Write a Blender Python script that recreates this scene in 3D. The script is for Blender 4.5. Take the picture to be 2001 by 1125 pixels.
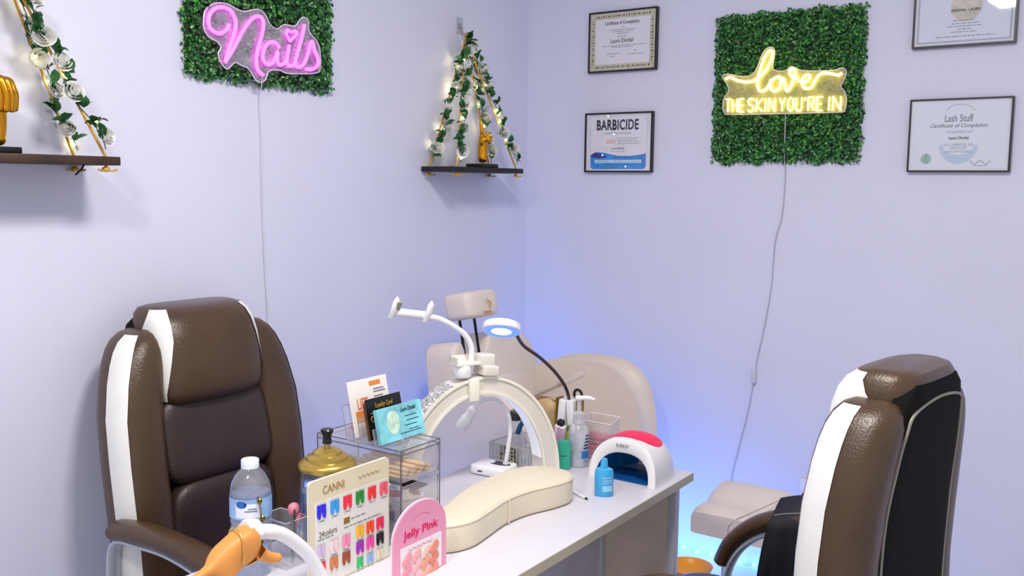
import bpy, bmesh, math, random
from mathutils import Vector, Matrix
import numpy as np

for o in list(bpy.data.objects):
    bpy.data.objects.remove(o)
scene = bpy.context.scene
col = scene.collection
random.seed(7)

# ------------------------------------------------------------------ camera, world, lights, exposure
cam_data = bpy.data.cameras.new('camera')
cam_data.sensor_fit = 'HORIZONTAL'
cam_data.sensor_width = 36.0
cam_data.lens = 33.30
cam_data.clip_start = 0.05
cam = bpy.data.objects.new('camera', cam_data)
col.objects.link(cam)
ROT = Matrix(((0.822778, -0.070837, 0.563931), (0.568236, 0.081619, -0.818808), (0.011975, 0.994143, 0.107407)))
cam.matrix_world = Matrix.Translation((2.14963, -3.21547, 1.5)) @ ROT.to_4x4()
scene.camera = cam

world = bpy.data.worlds.new('room_ambient')
scene.world = world
world.use_nodes = True
bgn = world.node_tree.nodes['Background']
bgn.inputs[0].default_value = (0.93, 0.95, 1.0, 1)
bgn.inputs[1].default_value = 0.78

def area_light(name, loc, size, energy, color, target):
    d = bpy.data.lights.new(name, 'AREA')
    d.shape = 'RECTANGLE'
    d.size, d.size_y = size
    d.energy = energy
    d.color = color
    o = bpy.data.objects.new(name, d)
    col.objects.link(o)
    o.location = loc
    o.rotation_euler = (Vector(target) - Vector(loc)).to_track_quat('-Z', 'Y').to_euler()
    return o
area_light('ceiling_lamp_front', (1.45, -2.0, 2.62), (0.35, 0.35), 31, (1.0, 0.95, 0.88), (1.2, -1.9, 0))
area_light('ceiling_lamp_rear', (1.30, -3.25, 2.62), (0.2, 0.2), 19, (1.0, 0.96, 0.92), (1.25, -3.0, 0))

scene.view_settings.view_transform = 'Standard'
scene.view_settings.look = 'None'
scene.view_settings.gamma = 1.0
scene.view_settings.use_curve_mapping = False
scene.view_settings.exposure = 0.0
scene.cycles.max_bounces = 8
scene.cycles.transparent_max_bounces = 24
scene.cycles.use_denoising = True
scene.cycles.caustics_reflective = False
scene.cycles.caustics_refractive = False
scene.cycles.sample_clamp_indirect = 4.0

# ------------------------------------------------------------------ materials
def lin(c):
    return tuple(((v / 255.0) / 12.92 if v / 255.0 <= 0.04045 else ((v / 255.0 + 0.055) / 1.055) ** 2.4) for v in c)
MATS = {}
def M(name, rgb=(200, 200, 200), rough=0.5, metal=0.0, emit=None, estr=0.0, noise=0.06, nscale=12.0, bump=0.0, bscale=120.0, spec=0.5, coat=0.0, sheen=0.0):
    if name in MATS:
        return MATS[name]
    m = bpy.data.materials.new(name)
    m.use_nodes = True
    nt = m.node_tree
    b = nt.nodes['Principled BSDF']
    c = lin(rgb)
    tc = nt.nodes.new('ShaderNodeTexCoord')
    n = nt.nodes.new('ShaderNodeTexNoise')
    n.inputs['Scale'].default_value = nscale
    n.inputs['Detail'].default_value = 4
    nt.links.new(tc.outputs['Object'], n.inputs['Vector'])
    r = nt.nodes.new('ShaderNodeValToRGB')
    r.color_ramp.elements[0].position = 0.3
    r.color_ramp.elements[1].position = 0.7
    r.color_ramp.elements[0].color = (*[max(0, v * (1 - noise)) for v in c], 1)
    r.color_ramp.elements[1].color = (*[min(1, v * (1 + noise)) for v in c], 1)
    nt.links.new(n.outputs['Fac'], r.inputs['Fac'])
    nt.links.new(r.outputs['Color'], b.inputs['Base Color'])
    b.inputs['Roughness'].default_value = rough
    b.inputs['Metallic'].default_value = metal
    b.inputs['Specular IOR Level'].default_value = spec
    b.inputs['Coat Weight'].default_value = coat
    b.inputs['Sheen Weight'].default_value = sheen
    if emit:
        b.inputs['Emission Color'].default_value = (*emit, 1)
        b.inputs['Emission Strength'].default_value = estr
    if bump:
        bn = nt.nodes.new('ShaderNodeTexNoise')
        bn.inputs['Scale'].default_value = bscale
        bn.inputs['Detail'].default_value = 3
        nt.links.new(tc.outputs['Object'], bn.inputs['Vector'])
        bu = nt.nodes.new('ShaderNodeBump')
        bu.inputs['Strength'].default_value = bump
        bu.inputs['Distance'].default_value = 0.003
        nt.links.new(bn.outputs['Fac'], bu.inputs['Height'])
        nt.links.new(bu.outputs['Normal'], b.inputs['Normal'])
    MATS[name] = m
    return m

def CLEAR(name, tint=(255, 255, 255), haze=0.1, gloss=0.12, rough=0.05, hazecol=(235, 235, 245)):
    """thin clear plastic: transparent, with a diffuse haze and a glossy coat"""
    if name in MATS:
        return MATS[name]
    m = bpy.data.materials.new(name)
    m.use_nodes = True
    nt = m.node_tree
    nt.nodes.clear()
    out = nt.nodes.new('ShaderNodeOutputMaterial')
    tr = nt.nodes.new('ShaderNodeBsdfTransparent')
    tr.inputs[0].default_value = (*lin(tint), 1)
    df = nt.nodes.new('ShaderNodeBsdfDiffuse')
    df.inputs[0].default_value = (*lin(hazecol), 1)
    gl = nt.nodes.new('ShaderNodeBsdfGlossy')
    gl.inputs['Roughness'].default_value = rough
    lw = nt.nodes.new('ShaderNodeLayerWeight')
    lw.inputs[0].default_value = 0.5
    pw_ = nt.nodes.new('ShaderNodeMath'); pw_.operation = 'POWER'; pw_.inputs[1].default_value = 4.0
    nt.links.new(lw.outputs['Facing'], pw_.inputs[0])
    mu = nt.nodes.new('ShaderNodeMath'); mu.operation = 'MULTIPLY_ADD'
    mu.inputs[1].default_value = 0.55; mu.inputs[2].default_value = 0.02 + gloss * 0.08
    nt.links.new(pw_.outputs[0], mu.inputs[0])
    tc = nt.nodes.new('ShaderNodeTexCoord')
    nz = nt.nodes.new('ShaderNodeTexNoise'); nz.inputs['Scale'].default_value = 30
    nt.links.new(tc.outputs['Object'], nz.inputs['Vector'])
    hz = nt.nodes.new('ShaderNodeMath'); hz.operation = 'MULTIPLY'; hz.inputs[1].default_value = haze * 2
    nt.links.new(nz.outputs['Fac'], hz.inputs[0])
    m1 = nt.nodes.new('ShaderNodeMixShader')
    nt.links.new(hz.outputs[0], m1.inputs[0])
    nt.links.new(tr.outputs[0], m1.inputs[1]); nt.links.new(df.outputs[0], m1.inputs[2])
    m2 = nt.nodes.new('ShaderNodeMixShader')
    nt.links.new(mu.outputs[0], m2.inputs[0])
    nt.links.new(m1.outputs[0], m2.inputs[1]); nt.links.new(gl.outputs[0], m2.inputs[2])
    nt.links.new(m2.outputs[0], out.inputs[0])
    MATS[name] = m
    return m

# ------------------------------------------------------------------ object helpers
ORG = {}
def tag(o, label=None, cat=None, group=None, kind=None):
    if label: o['label'] = label
    if cat: o['category'] = cat
    if group: o['group'] = group
    if kind: o['kind'] = kind
    return o
def thing(name, loc, label, cat, group=None, rotz=0.0):
    o = bpy.data.objects.new(name, None)
    o.empty_display_size = 0.05
    col.objects.link(o)
    o.location = loc
    o.rotation_euler = (0, 0, rotz)
    ORG[o] = Vector(loc) if rotz == 0 else Vector((0, 0, 0))
    return tag(o, label, cat, group)

def finish(name, me, mat, parent=None, smooth=True, sharp=40):
    if smooth:
        me.shade_smooth()
        me.set_sharp_from_angle(angle=math.radians(sharp))
    if mat is not None:
        me.materials.append(mat)
    o = bpy.data.objects.new(name, me)
    col.objects.link(o)
    if parent is not None:
        o.parent = parent
        ORG[o] = ORG[parent]
    else:
        ORG[o] = Vector((0, 0, 0))
    return o

def inst(src, parent, loc, rot=(0, 0, 0), scale=1.0, name=None):
    """a part that shares the mesh of src (a mesh), placed in world coordinates"""
    o = bpy.data.objects.new(name, src)
    col.objects.link(o)
    o.parent = parent
    ORG[o] = ORG[parent]
    o.location = Vector(loc) - ORG[parent]
    o.rotation_euler = rot
    o.scale = (scale,) * 3 if not hasattr(scale, '__len__') else scale
    return o

def sgnpow(v, e):
    return math.copysign(abs(v) ** e, v)

class MB:
    def __init__(self):
        self.v, self.f = [], []
    def add(self, v, f):
        n = len(self.v)
        self.v += [tuple(p) for p in v]
        self.f += [tuple(i + n for i in q) for q in f]
        return self
    def box(self, x0, x1, y0, y1, z0, z1, mat=None):
        v = [(x, y, z) for z in (z0, z1) for y in (y0, y1) for x in (x0, x1)]
        if mat is not None:
            v = [mat @ Vector(p) for p in v]
        return self.add(v, [(0, 2, 3, 1), (4, 5, 7, 6), (0, 1, 5, 4), (1, 3, 7, 5), (3, 2, 6, 7), (2, 0, 4, 6)])
    def rbox(self, x0, x1, y0, y1, z0, z1, r=0.004, seg=3, mat=None):
        bm = bmesh.new()
        bmesh.ops.create_cube(bm, size=1)
        for q in bm.verts:
            q.co = Vector(((x0 + x1) / 2 + q.co.x * (x1 - x0), (y0 + y1) / 2 + q.co.y * (y1 - y0), (z0 + z1) / 2 + q.co.z * (z1 - z0)))
        bmesh.ops.bevel(bm, geom=bm.edges[:], offset=r, segments=seg, affect='EDGES', profile=0.5)
        bm.verts.index_update()
        v = [q.co.copy() for q in bm.verts]
        f = [[q.index for q in p.verts] for p in bm.faces]
        bm.free()
        if mat is not None:
            v = [mat @ p for p in v]
        return self.add(v, f)
    def rings(self, rings, cap0=True, cap1=True, closed=True):
        n = len(rings[0])
        v = [p for r in rings for p in r]
        f = []
        for i in range(len(rings) - 1):
            for j in range(n if closed else n - 1):
                k = (j + 1) % n
                f.append((i * n + j, i * n + k, (i + 1) * n + k, (i + 1) * n + j))
        if closed and cap0: f.append(tuple(reversed(range(n))))
        if closed and cap1: f.append(tuple((len(rings) - 1) * n + j for j in range(n)))
        return self.add(v, f)
    def tube(self, pts, r, n=10, closed=False, caps=True, flat=None, up=None):
        pts = [Vector(p) for p in pts]
        m = len(pts)
        R = r if hasattr(r, '__len__') else [r] * m
        rings = []
        prev = None
        for i, p in enumerate(pts):
            if closed:
                t = pts[(i + 1) % m] - pts[i - 1]
            else:
                t = pts[min(i + 1, m - 1)] - pts[max(i - 1, 0)]
            if t.length < 1e-9: t = Vector((0, 0, 1))
            t.normalize()
            if up is not None:
                a = Vector(up) - t * Vector(up).dot(t)
            elif prev is None:
                a = Vector((0, 0, 1)) if abs(t.z) < 0.9 else Vector((1, 0, 0))
                a = a - t * a.dot(t)
            else:
                a = prev - t * prev.dot(t)
            if a.length < 1e-5:
                a = Vector((0, 1, 0)) - t * t.y
                if a.length < 1e-3: a = Vector((0, 0, 1)) - t * t.z
            a.normalize()
            prev = a
            b = t.cross(a)
            fx, fy = flat if flat else (1, 1)
            e = 1.0 if not flat or len(flat) < 3 else 1.0
            rings.append([p + a * math.cos(2 * math.pi * k / n) * R[i] * fx + b * math.sin(2 * math.pi * k / n) * R[i] * fy for k in range(n)])
        if closed:
            rings.append(rings[0])
            return self.rings(rings, False, False)
        return self.rings(rings, caps, caps)
    def lathe(self, prof, c=(0, 0, 0), n=24, mat=None, cap0=True, cap1=True, sx=1.0, sy=1.0):
        rings = []
        for r, z in prof:
            ring = [Vector((r * sx * math.cos(2 * math.pi * k / n), r * sy * math.sin(2 * math.pi * k / n), z)) for k in range(n)]
            if mat is not None: ring = [mat @ p for p in ring]
            rings.append([p + Vector(c) for p in ring])
        return self.rings(rings, cap0, cap1)
    def prism(self, pts, frame, d0, d1):
        """2-D outline pts in the frame (origin, u, v, n) extruded from d0 to d1 along n"""
        o, u, w, n = [Vector(q) for q in frame]
        a = [o + u * p[0] + w * p[1] + n * d0 for p in pts]
        b = [o + u * p[0] + w * p[1] + n * d1 for p in pts]
        k = len(pts)
        f = [tuple(reversed(range(k))), tuple(range(k, 2 * k))]
        f += [(i, (i + 1) % k, k + (i + 1) % k, k + i) for i in range(k)]
        return self.add(a + b, f)
    def puff(self, c, s, e=0.4, e2=None, nu=28, nv=16, mat=None):
        """superellipsoid cushion with half sizes s"""
        e2 = e if e2 is None else e2
        rings = []
        for i in range(nv + 1):
            ph = -math.pi / 2 + math.pi * i / nv
            cz, sz = sgnpow(math.cos(ph), e2), sgnpow(math.sin(ph), e2)
            if i in (0, nv): cz = 0.02
            ring = []
            for k in range(nu):
                th = 2 * math.pi * k / nu
                p = Vector((s[0] * cz * sgnpow(math.cos(th), e), s[1] * cz * sgnpow(math.sin(th), e), s[2] * sz))
                if mat is not None: p = mat @ p
                ring.append(p + Vector(c))
            rings.append(ring)
        return self.rings(rings)
    def sphere(self, c, r, nu=10, nv=7):
        return self.puff(c, (r, r, r), 1.0, 1.0, nu, nv)
    def mesh(self, name, org=(0, 0, 0)):
        me = bpy.data.meshes.new(name)
        og = Vector(org)
        me.from_pydata([tuple(Vector(p) - og) for p in self.v], [], self.f)
        bm = bmesh.new()
        bm.from_mesh(me)
        bmesh.ops.recalc_face_normals(bm, faces=bm.faces[:])
        bm.to_mesh(me)
        bm.free()
        me.update()
        return me
    def build(self, name, mat, parent=None, smooth=True, sharp=40):
        return finish(name, self.mesh(name, ORG[parent] if parent is not None else (0, 0, 0)), mat, parent, smooth, sharp)
    def solo(self, name, mat, base, label, cat, group=None, kind=None, smooth=True, sharp=40):
        """a top-level thing that is one mesh, its origin at base"""
        o = finish(name, self.mesh(name, base), mat, None, smooth, sharp)
        o.location = base
        ORG[o] = Vector(base)
        return tag(o, label, cat, group, kind)

def spline(pts, n=8, closed=False):
    """Catmull-Rom through pts"""
    P = [Vector(p) for p in pts]
    m = len(P)
    out = []
    rng = range(m) if closed else range(m - 1)
    for i in rng:
        if closed:
            a, b, c, d = P[i - 1], P[i], P[(i + 1) % m], P[(i + 2) % m]
        else:
            a, b, c, d = P[max(i - 1, 0)], P[i], P[i + 1], P[min(i + 2, m - 1)]
        for k in range(n):
            t = k / n
            out.append(0.5 * ((2 * b) + (c - a) * t + (2 * a - 5 * b + 4 * c - d) * t * t + (3 * b - a - 3 * c + d) * t ** 3))
    if not closed: out.append(P[-1])
    return out

FACE_X = (math.pi / 2, 0, math.pi / 2)   # print that faces +x, reads towards +y
FACE_NY = (math.pi / 2, 0, 0)            # print that faces -y, reads towards +x
def text_mesh(s, shear=0.0, bold=0.0, spacing=1.0):
    cu = bpy.data.curves.new('lettering', 'FONT')
    cu.body = s
    cu.shear = shear
    cu.offset = bold
    cu.space_character = spacing
    cu.resolution_u = 3
    cu.extrude = 0.004
    ob = bpy.data.objects.new('lettering', cu)
    me = bpy.data.meshes.new_from_object(ob)
    bpy.data.objects.remove(ob)
    return me
def text(name, s, center, width, height, rot, mat, parent, shear=0.0, bold=0.0, spacing=1.0, depth=0.0006):
    me = text_mesh(s, shear, bold, spacing)
    vs = np.array([v.co[:] for v in me.vertices])
    lo, hi = vs.min(0), vs.max(0)
    k = (hi - lo)
    vs = (vs - (lo + hi) / 2) / np.maximum(k, 1e-6) * np.array([width, height, depth])
    me.vertices.foreach_set('co', vs.ravel())
    me.update()
    me.name = name
    o = finish(name, me, mat, parent, False)
    o.location = Vector(center) - ORG[parent]
    o.rotation_euler = rot
    return o
def fine_print(mb, rows, frame, th=0.0004, h=0.0022, seed=1):
    """rows of short dashes standing for lines too small to read; rows = (u0, u1, v)"""
    rd = random.Random(seed)
    for u0, u1, v in rows:
        u = u0
        while u < u1:
            w = min(rd.uniform(0.006, 0.018), u1 - u)
            mb.prism([(u, v - h / 2), (u + w, v - h / 2), (u + w, v + h / 2), (u, v + h / 2)], frame, 0, th)
            u += w + 0.003
    return mb
# ------------------------------------------------------------------ the room
wallm = M('wall_paint', (216, 217, 236), 0.75, noise=0.02, nscale=2.5, bump=0.12, bscale=160)
white_trim = M('trim_paint', (232, 230, 238), 0.5, noise=0.02)
floorm = M('floor_vinyl', (196, 190, 196), 0.4, noise=0.08, nscale=4)
def struct(name, mb, mat):
    o = mb.build(name, mat, None, False)
    o['kind'] = 'structure'
    return o
struct('wall_left', MB().box(-0.1, 0.0, -5.2, 0.1, 0.0, 2.7), wallm)
struct('wall_right', MB().box(0.0, 4.2, 0.0, 0.1, 0.0, 2.7), wallm)
struct('floor', MB().box(-0.1, 4.2, -5.2, 0.1, -0.1, 0.0), floorm)
struct('ceiling', MB().box(-0.1, 4.2, -5.2, 0.1, 2.7, 2.8), M('ceiling_paint', (238, 238, 240), 0.8, noise=0.02))
struct('baseboard_right', MB().rbox(0.0, 4.2, -0.014, 0.0, 0.0, 0.145, 0.004), white_trim)
struct('baseboard_left', MB().rbox(0.0, 0.014, -5.2, -0.015, 0.0, 0.145, 0.004), white_trim)

# wall outlet behind the right-hand chair
t = thing('wall_outlet', (1.2, 0.0, 0.40), 'white wall outlet low on the right-hand wall beside the footrest', 'outlet')
MB().rbox(1.165, 1.235, -0.007, 0.0, 0.385, 0.50, 0.003).build('cover_plate', white_trim, t)
for z in (0.42, 0.465):
    MB().rbox(1.183, 1.217, -0.010, -0.005, z - 0.014, z + 0.014, 0.003).build('socket', M('socket', (210, 210, 218), 0.4), t)

# ------------------------------------------------------------------ string of blue lights along the skirting
bulb_blue = M('blue_bulb', (120, 220, 255), 0.3, emit=(0.08, 0.72, 1.0), estr=7.0)
wirem = M('clear_wire', (205, 225, 240), 0.4)
t = thing('string_lights', (0.6, -0.02, 0.145), 'string of glowing cyan blue lights along the top of the skirting', 'string lights')
wp = [(0.02, -1.35 + 0.045 * i, 0.15 + 0.003 * math.sin(i * 1.7)) for i in range(30)] + [(0.03 + 0.055 * i, -0.022, 0.152 + 0.004 * math.sin(i * 2.1)) for i in range(34)]
MB().tube(wp, 0.0016, 6).build('wire', wirem, t)
bm_ = MB().sphere((0, 0, 0), 0.0075, 10, 7).mesh('light_bulb'); bm_.materials.append(bulb_blue); bm_.shade_smooth()
for i, p in enumerate(wp):
    if i % 2 == 0 or i > 42:
        inst(bm_, t, (p[0], p[1], p[2] + 0.006), name='light_bulb')
for p, e in [((0.10, -1.25 + .2 * k, 0.19), 1.1) for k in range(6)] + [((0.15 + .17 * k, -0.15, 0.20), .72 if k < 6 else .3) for k in range(8)]:
    d = bpy.data.lights.new('light_glow', 'POINT')
    d.energy = e * 1.5
    d.color = (0.09, 0.27, 1.0)
    d.shadow_soft_size = 0.05
    o = bpy.data.objects.new('light_glow', d)
    col.objects.link(o)
    o.parent = t
    o.location = Vector(p) - ORG[t]

# ------------------------------------------------------------------ boxwood panels with neon signs
leaf_green = M('boxwood_leaf', (30, 104, 36), 0.33, noise=0.6, nscale=85, spec=0.8)
_r = [n for n in leaf_green.node_tree.nodes if n.type == 'VALTORGB'][0].color_ramp
_r.elements[0].color = (*lin((5, 40, 16)), 1); _r.elements[0].position = .34
_r.elements[1].color = (*lin((124, 210, 70)), 1); _r.elements[1].position = .72
_e = _r.elements.new(.52); _e.color = (*lin((26, 112, 40)), 1)
def boxwood(loc, u, w, n, W, H, label, seed, D=0.040):
    rd = random.Random(seed)
    t = thing('boxwood_panel', loc, label, 'wall panel')
    o, u, w, n = Vector(loc), Vector(u), Vector(w), Vector(n)
    MB().prism([(-W / 2 + .012, -H / 2 + .012), (W / 2 - .012, -H / 2 + .012), (W / 2 - .012, H / 2 - .012), (-W / 2 + .012, H / 2 - .012)], (o, u, w, n), 0.0, 0.010).build('backing_grid', M('backing_green', (18, 52, 22), 0.7), t, False)
    V, F = [], []
    for i in range(9500):
        a, b = rd.uniform(-W / 2, W / 2), rd.uniform(-H / 2, H / 2)
        a *= 1 + .035 * math.sin(b * 70 + 2) * rd.random(); b *= 1 + .04 * math.sin(a * 62 + 1) * rd.random()
        tuft = 0.5 + 0.5 * math.sin(a * 95 + 1.3 * math.sin(b * 60)) * math.sin(b * 88 + 0.8)
        d = 0.004 + D * rd.random() ** 0.8 * (0.35 + 0.65 * tuft)
        edge = min(W / 2 - abs(a), H / 2 - abs(b))
        if edge < 0.02: d *= 0.4 + 0.6 * edge / 0.02
        L = rd.uniform(0.008, 0.0145); wd = L * rd.uniform(0.55, 0.75)
        c = o + u * a + w * b + n * d
        nn = (n + u * rd.uniform(-.9, .9) + w * rd.uniform(-.9, .9)).normalized()
        ax = (u * rd.uniform(-1, 1) + w * rd.uniform(-1, 1) + n * 0.25)
        ax = (ax - nn * ax.dot(nn)).normalized()
        bx = nn.cross(ax)
        k = len(V)
        V += [c - ax * L / 2, c - ax * L * .1 + bx * wd / 2 + nn * .0012, c + ax * L * .3 + bx * wd * .42 + nn * .0012, c + ax * L / 2, c + ax * L * .3 - bx * wd * .42 + nn * .0012, c - ax * L * .1 - bx * wd / 2 + nn * .0012]
        F += [(k, k + 1, k + 2, k + 3), (k, k + 3, k + 4, k + 5)]
    mb = MB(); mb.v = [tuple(p) for p in V]; mb.f = F
    me = bpy.data.meshes.new('foliage')
    me.from_pydata([tuple(Vector(p) - ORG[t]) for p in mb.v], [], mb.f); me.update()
    f = finish('foliage', me, leaf_green, t, False)
    f['kind'] = 'stuff'
    return t
boxwood((0.0, -1.366, 2.03), (0, 1, 0), (0, 0, 1), (1, 0, 0), 0.535, 0.515, 'green boxwood leaf panel behind the pink neon sign', 3)
boxwood((1.056, 0.0, 1.842), (1, 0, 0), (0, 0, 1), (0, -1, 0), 0.515, 0.51, 'green boxwood leaf panel behind the yellow neon sign', 5)

acr_pink = CLEAR('acrylic_sheet', haze=0.13, gloss=0.2)
acr_glow = CLEAR('acrylic_sheet_glow_tint', haze=0.22, gloss=0.2, hazecol=(240, 226, 150))  # yellow glow of the tubes painted into the clear sheet's haze colour
pink_tube = M('neon_pink', (255, 120, 255), 0.3, emit=(1.0, 0.07, 0.90), estr=3.4, noise=0.02)
yel_tube = M('neon_yellow', (255, 250, 190), 0.3, emit=(1.0, 0.83, 0.20), estr=5.0, noise=0.02)
standm = M('steel_standoff', (190, 190, 195), 0.25, 1.0)
cordm = M('cord_plastic', (214, 212, 218), 0.45)

# pink sign
t = thing('neon_sign', (0.045, -1.386, 1.875), 'pink neon script sign reading Nails on a clear plate', 'neon sign')
NOUT = [(-1.593, 1.919), (-1.588, 1.943), (-1.568, 1.962), (-1.543, 1.971), (-1.51, 1.972), (-1.484, 1.964), (-1.457, 1.962), (-1.422, 1.973), (-1.397, 1.972), (-1.383, 1.961), (-1.37, 1.941), (-1.344, 1.931), (-1.318, 1.947), (-1.277, 1.949), (-1.257, 1.971), (-1.238, 1.979), (-1.224, 1.968), (-1.221, 1.94), (-1.187, 1.912), (-1.178, 1.876), (-1.18, 1.84), (-1.197, 1.824), (-1.302, 1.812), (-1.332, 1.817), (-1.361, 1.816), (-1.379, 1.808), (-1.387, 1.788), (-1.405, 1.777), (-1.426, 1.784), (-1.446, 1.809), (-1.474, 1.817), (-1.494, 1.822), (-1.518, 1.802), (-1.537, 1.813), (-1.549, 1.838), (-1.539, 1.857), (-1.552, 1.87), (-1.577, 1.878), (-1.592, 1.897)]
no = [tuple(p)[:2] for p in spline([(a, b, 0) for a, b in NOUT], 3, True)]
MB().prism(no, ((0, 0, 0), (0, 1, 0), (0, 0, 1), (1, 0, 0)), 0.043, 0.047).build('acrylic_plate', acr_pink, t, False)
MB().tube([(0.045, a, b) for a, b in no], 0.0016, 6, True).build('plate_edge', M('plate_edge', (235, 215, 245), 0.2, spec=0.8), t)
NL = {'letter_n': [(-1.518, 1.918), (-1.528, 1.902), (-1.549, 1.89), (-1.572, 1.894), (-1.584, 1.91), (-1.582, 1.93), (-1.567, 1.949), (-1.544, 1.959), (-1.518, 1.957), (-1.501, 1.941), (-1.496, 1.92), (-1.504, 1.892), (-1.518, 1.859), (-1.532, 1.821), (-1.531, 1.821), (-1.508, 1.852), (-1.48, 1.896), (-1.452, 1.933), (-1.431, 1.95), (-1.413, 1.954), (-1.403, 1.946), (-1.402, 1.928), (-1.409, 1.9), (-1.421, 1.868), (-1.428, 1.841), (-1.427, 1.819), (-1.418, 1.804), (-1.404, 1.797)],
 'letter_a': [(-1.345, 1.878), (-1.358, 1.89), (-1.379, 1.889), (-1.398, 1.871), (-1.405, 1.849), (-1.4, 1.833), (-1.384, 1.828), (-1.366, 1.838), (-1.351, 1.867), (-1.353, 1.844), (-1.346, 1.831), (-1.329, 1.837), (-1.318, 1.85)],
 'letter_i': [(-1.308, 1.891), (-1.316, 1.859), (-1.318, 1.842), (-1.311, 1.833), (-1.295, 1.835), (-1.286, 1.846)],
 'letter_l': [(-1.249, 1.956), (-1.26, 1.917), (-1.276, 1.875), (-1.286, 1.846), (-1.284, 1.834), (-1.269, 1.833)],
 'letter_s': [(-1.269, 1.833), (-1.253, 1.844), (-1.237, 1.874), (-1.225, 1.907), (-1.217, 1.909), (-1.211, 1.888), (-1.198, 1.867), (-1.198, 1.847), (-1.218, 1.833), (-1.244, 1.83)],
 'heart_dot': [(-1.304, 1.901), (-1.317, 1.919), (-1.313, 1.932), (-1.301, 1.927), (-1.284, 1.933), (-1.281, 1.924), (-1.304, 1.901)]}
for k, pts in NL.items():
    MB().tube(spline([(0.054, a, b) for a, b in pts], 5), 0.0052 if k != 'heart_dot' else 0.004, 8).build(k, pink_tube, t)
for a, b in ((-1.575, 1.955), (-1.195, 1.835), (-1.41, 1.785)):
    MB().lathe([(0.004, 0.0), (0.004, 0.05)], (0, a, b), 10, Matrix.Rotation(math.pi / 2, 3, 'Y')).build('standoff_bolt', standm, t)
MB().tube(spline([(0.03, -1.386, 1.80), (0.02, -1.383, 1.765), (0.006, -1.379, 1.72), (0.005, -1.374, 1.64), (0.005, -1.374, 1.466), (0.005, -1.37, 1.319), (0.005, -1.365, 1.199), (0.005, -1.36, 1.123), (0.005, -1.36, 0.9), (0.005, -1.355, 0.4)], 6), 0.0017, 6).build('power_cord', cordm, t)

# yellow sign
t = thing('neon_sign', (1.056, -0.045, 1.86), 'yellow neon sign reading love the skin you\'re in', 'neon sign')
LOUT = [(0.842, 1.886), (0.863, 1.893), (0.92, 1.881), (0.959, 1.895), (0.985, 1.957), (1.009, 1.974), (1.026, 1.96), (1.022, 1.918), (1.026, 1.897), (1.064, 1.892), (1.085, 1.906), (1.117, 1.891), (1.17, 1.886), (1.227, 1.885), (1.252, 1.891), (1.265, 1.878), (1.259, 1.853), (1.25, 1.831), (1.264, 1.812), (1.270, 1.785), (1.266, 1.756), (1.245, 1.750), (1.06, 1.751), (0.880, 1.754), (0.856, 1.759), (0.848, 1.783), (0.852, 1.812), (0.868, 1.836), (0.858, 1.863)]
lo = [tuple(p)[:2] for p in spline([(a, b, 0) for a, b in LOUT], 3, True)]
FRY = ((0, 0, 0), (1, 0, 0), (0, 0, 1), (0, -1, 0))
MB().prism(lo, FRY, 0.043, 0.047).build('acrylic_plate', acr_glow, t, False)
MB().tube([(a, -0.045, b) for a, b in lo], 0.0016, 6, True).build('plate_edge', M('plate_edge'), t)
LL = {'letter_l': [(0.858, 1.876), (0.876, 1.88), (0.902, 1.868), (0.936, 1.861), (0.967, 1.867), (0.996, 1.892), (1.017, 1.928), (1.02, 1.954), (1.01, 1.961), (0.994, 1.94), (0.98, 1.898), (0.973, 1.856), (0.98, 1.832), (0.996, 1.829), (1.012, 1.844), (1.02, 1.865)],
 'letter_o': [(1.047, 1.874), (1.025, 1.864), (1.018, 1.841), (1.032, 1.826), (1.051, 1.837), (1.055, 1.86), (1.047, 1.874)],
 'letter_v': [(1.055, 1.863), (1.062, 1.865), (1.07, 1.836), (1.078, 1.825), (1.093, 1.85), (1.101, 1.881), (1.094, 1.895), (1.082, 1.89), (1.09, 1.871), (1.111, 1.865)],
 'letter_e': [(1.112, 1.857), (1.133, 1.851), (1.149, 1.863), (1.145, 1.874), (1.132, 1.869), (1.125, 1.849), (1.137, 1.83), (1.157, 1.834), (1.172, 1.862), (1.189, 1.876), (1.215, 1.874), (1.241, 1.868), (1.253, 1.874)]}
for k, pts in LL.items():
    MB().tube(spline([(a, -0.054, b) for a, b in pts], 5), 0.0044, 8).build(k, yel_tube, t)
# capital letters as strokes on a unit box
CAP = {'T': [[(0, 1), (1, 1)], [(.5, 1), (.5, 0)]], 'H': [[(0, 0), (0, 1)], [(1, 0), (1, 1)], [(0, .5), (1, .5)]],
 'E': [[(1, 1), (0, 1), (0, 0), (1, 0)], [(0, .5), (.85, .5)]],
 'S': [[(1, .85), (.75, 1), (.25, 1), (0, .8), (.2, .55), (.8, .45), (1, .22), (.75, 0), (.25, 0), (0, .15)]],
 'K': [[(0, 0), (0, 1)], [(1, 1), (.05, .45), (1, 0)]], 'I': [[(.5, 0), (.5, 1)]], 'N': [[(0, 0), (0, 1), (1, 0), (1, 1)]],
 'Y': [[(0, 1), (.5, .45), (1, 1)], [(.5, .45), (.5, 0)]], 'O': [[(.5, 1), (.1, .85), (0, .5), (.1, .15), (.5, 0), (.9, .15), (1, .5), (.9, .85), (.5, 1)]],
 'U': [[(0, 1), (0, .25), (.25, 0), (.75, 0), (1, .25), (1, 1)]], "'": [[(.5, 1), (.4, .75)]],
 'R': [[(0, 0), (0, 1), (.8, 1), (1, .8), (.8, .52), (0, .52)], [(.45, .52), (1, 0)]]}
def zline(x): return 1.8035 - (x - 0.856) * 0.0175 - 0.0415
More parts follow.
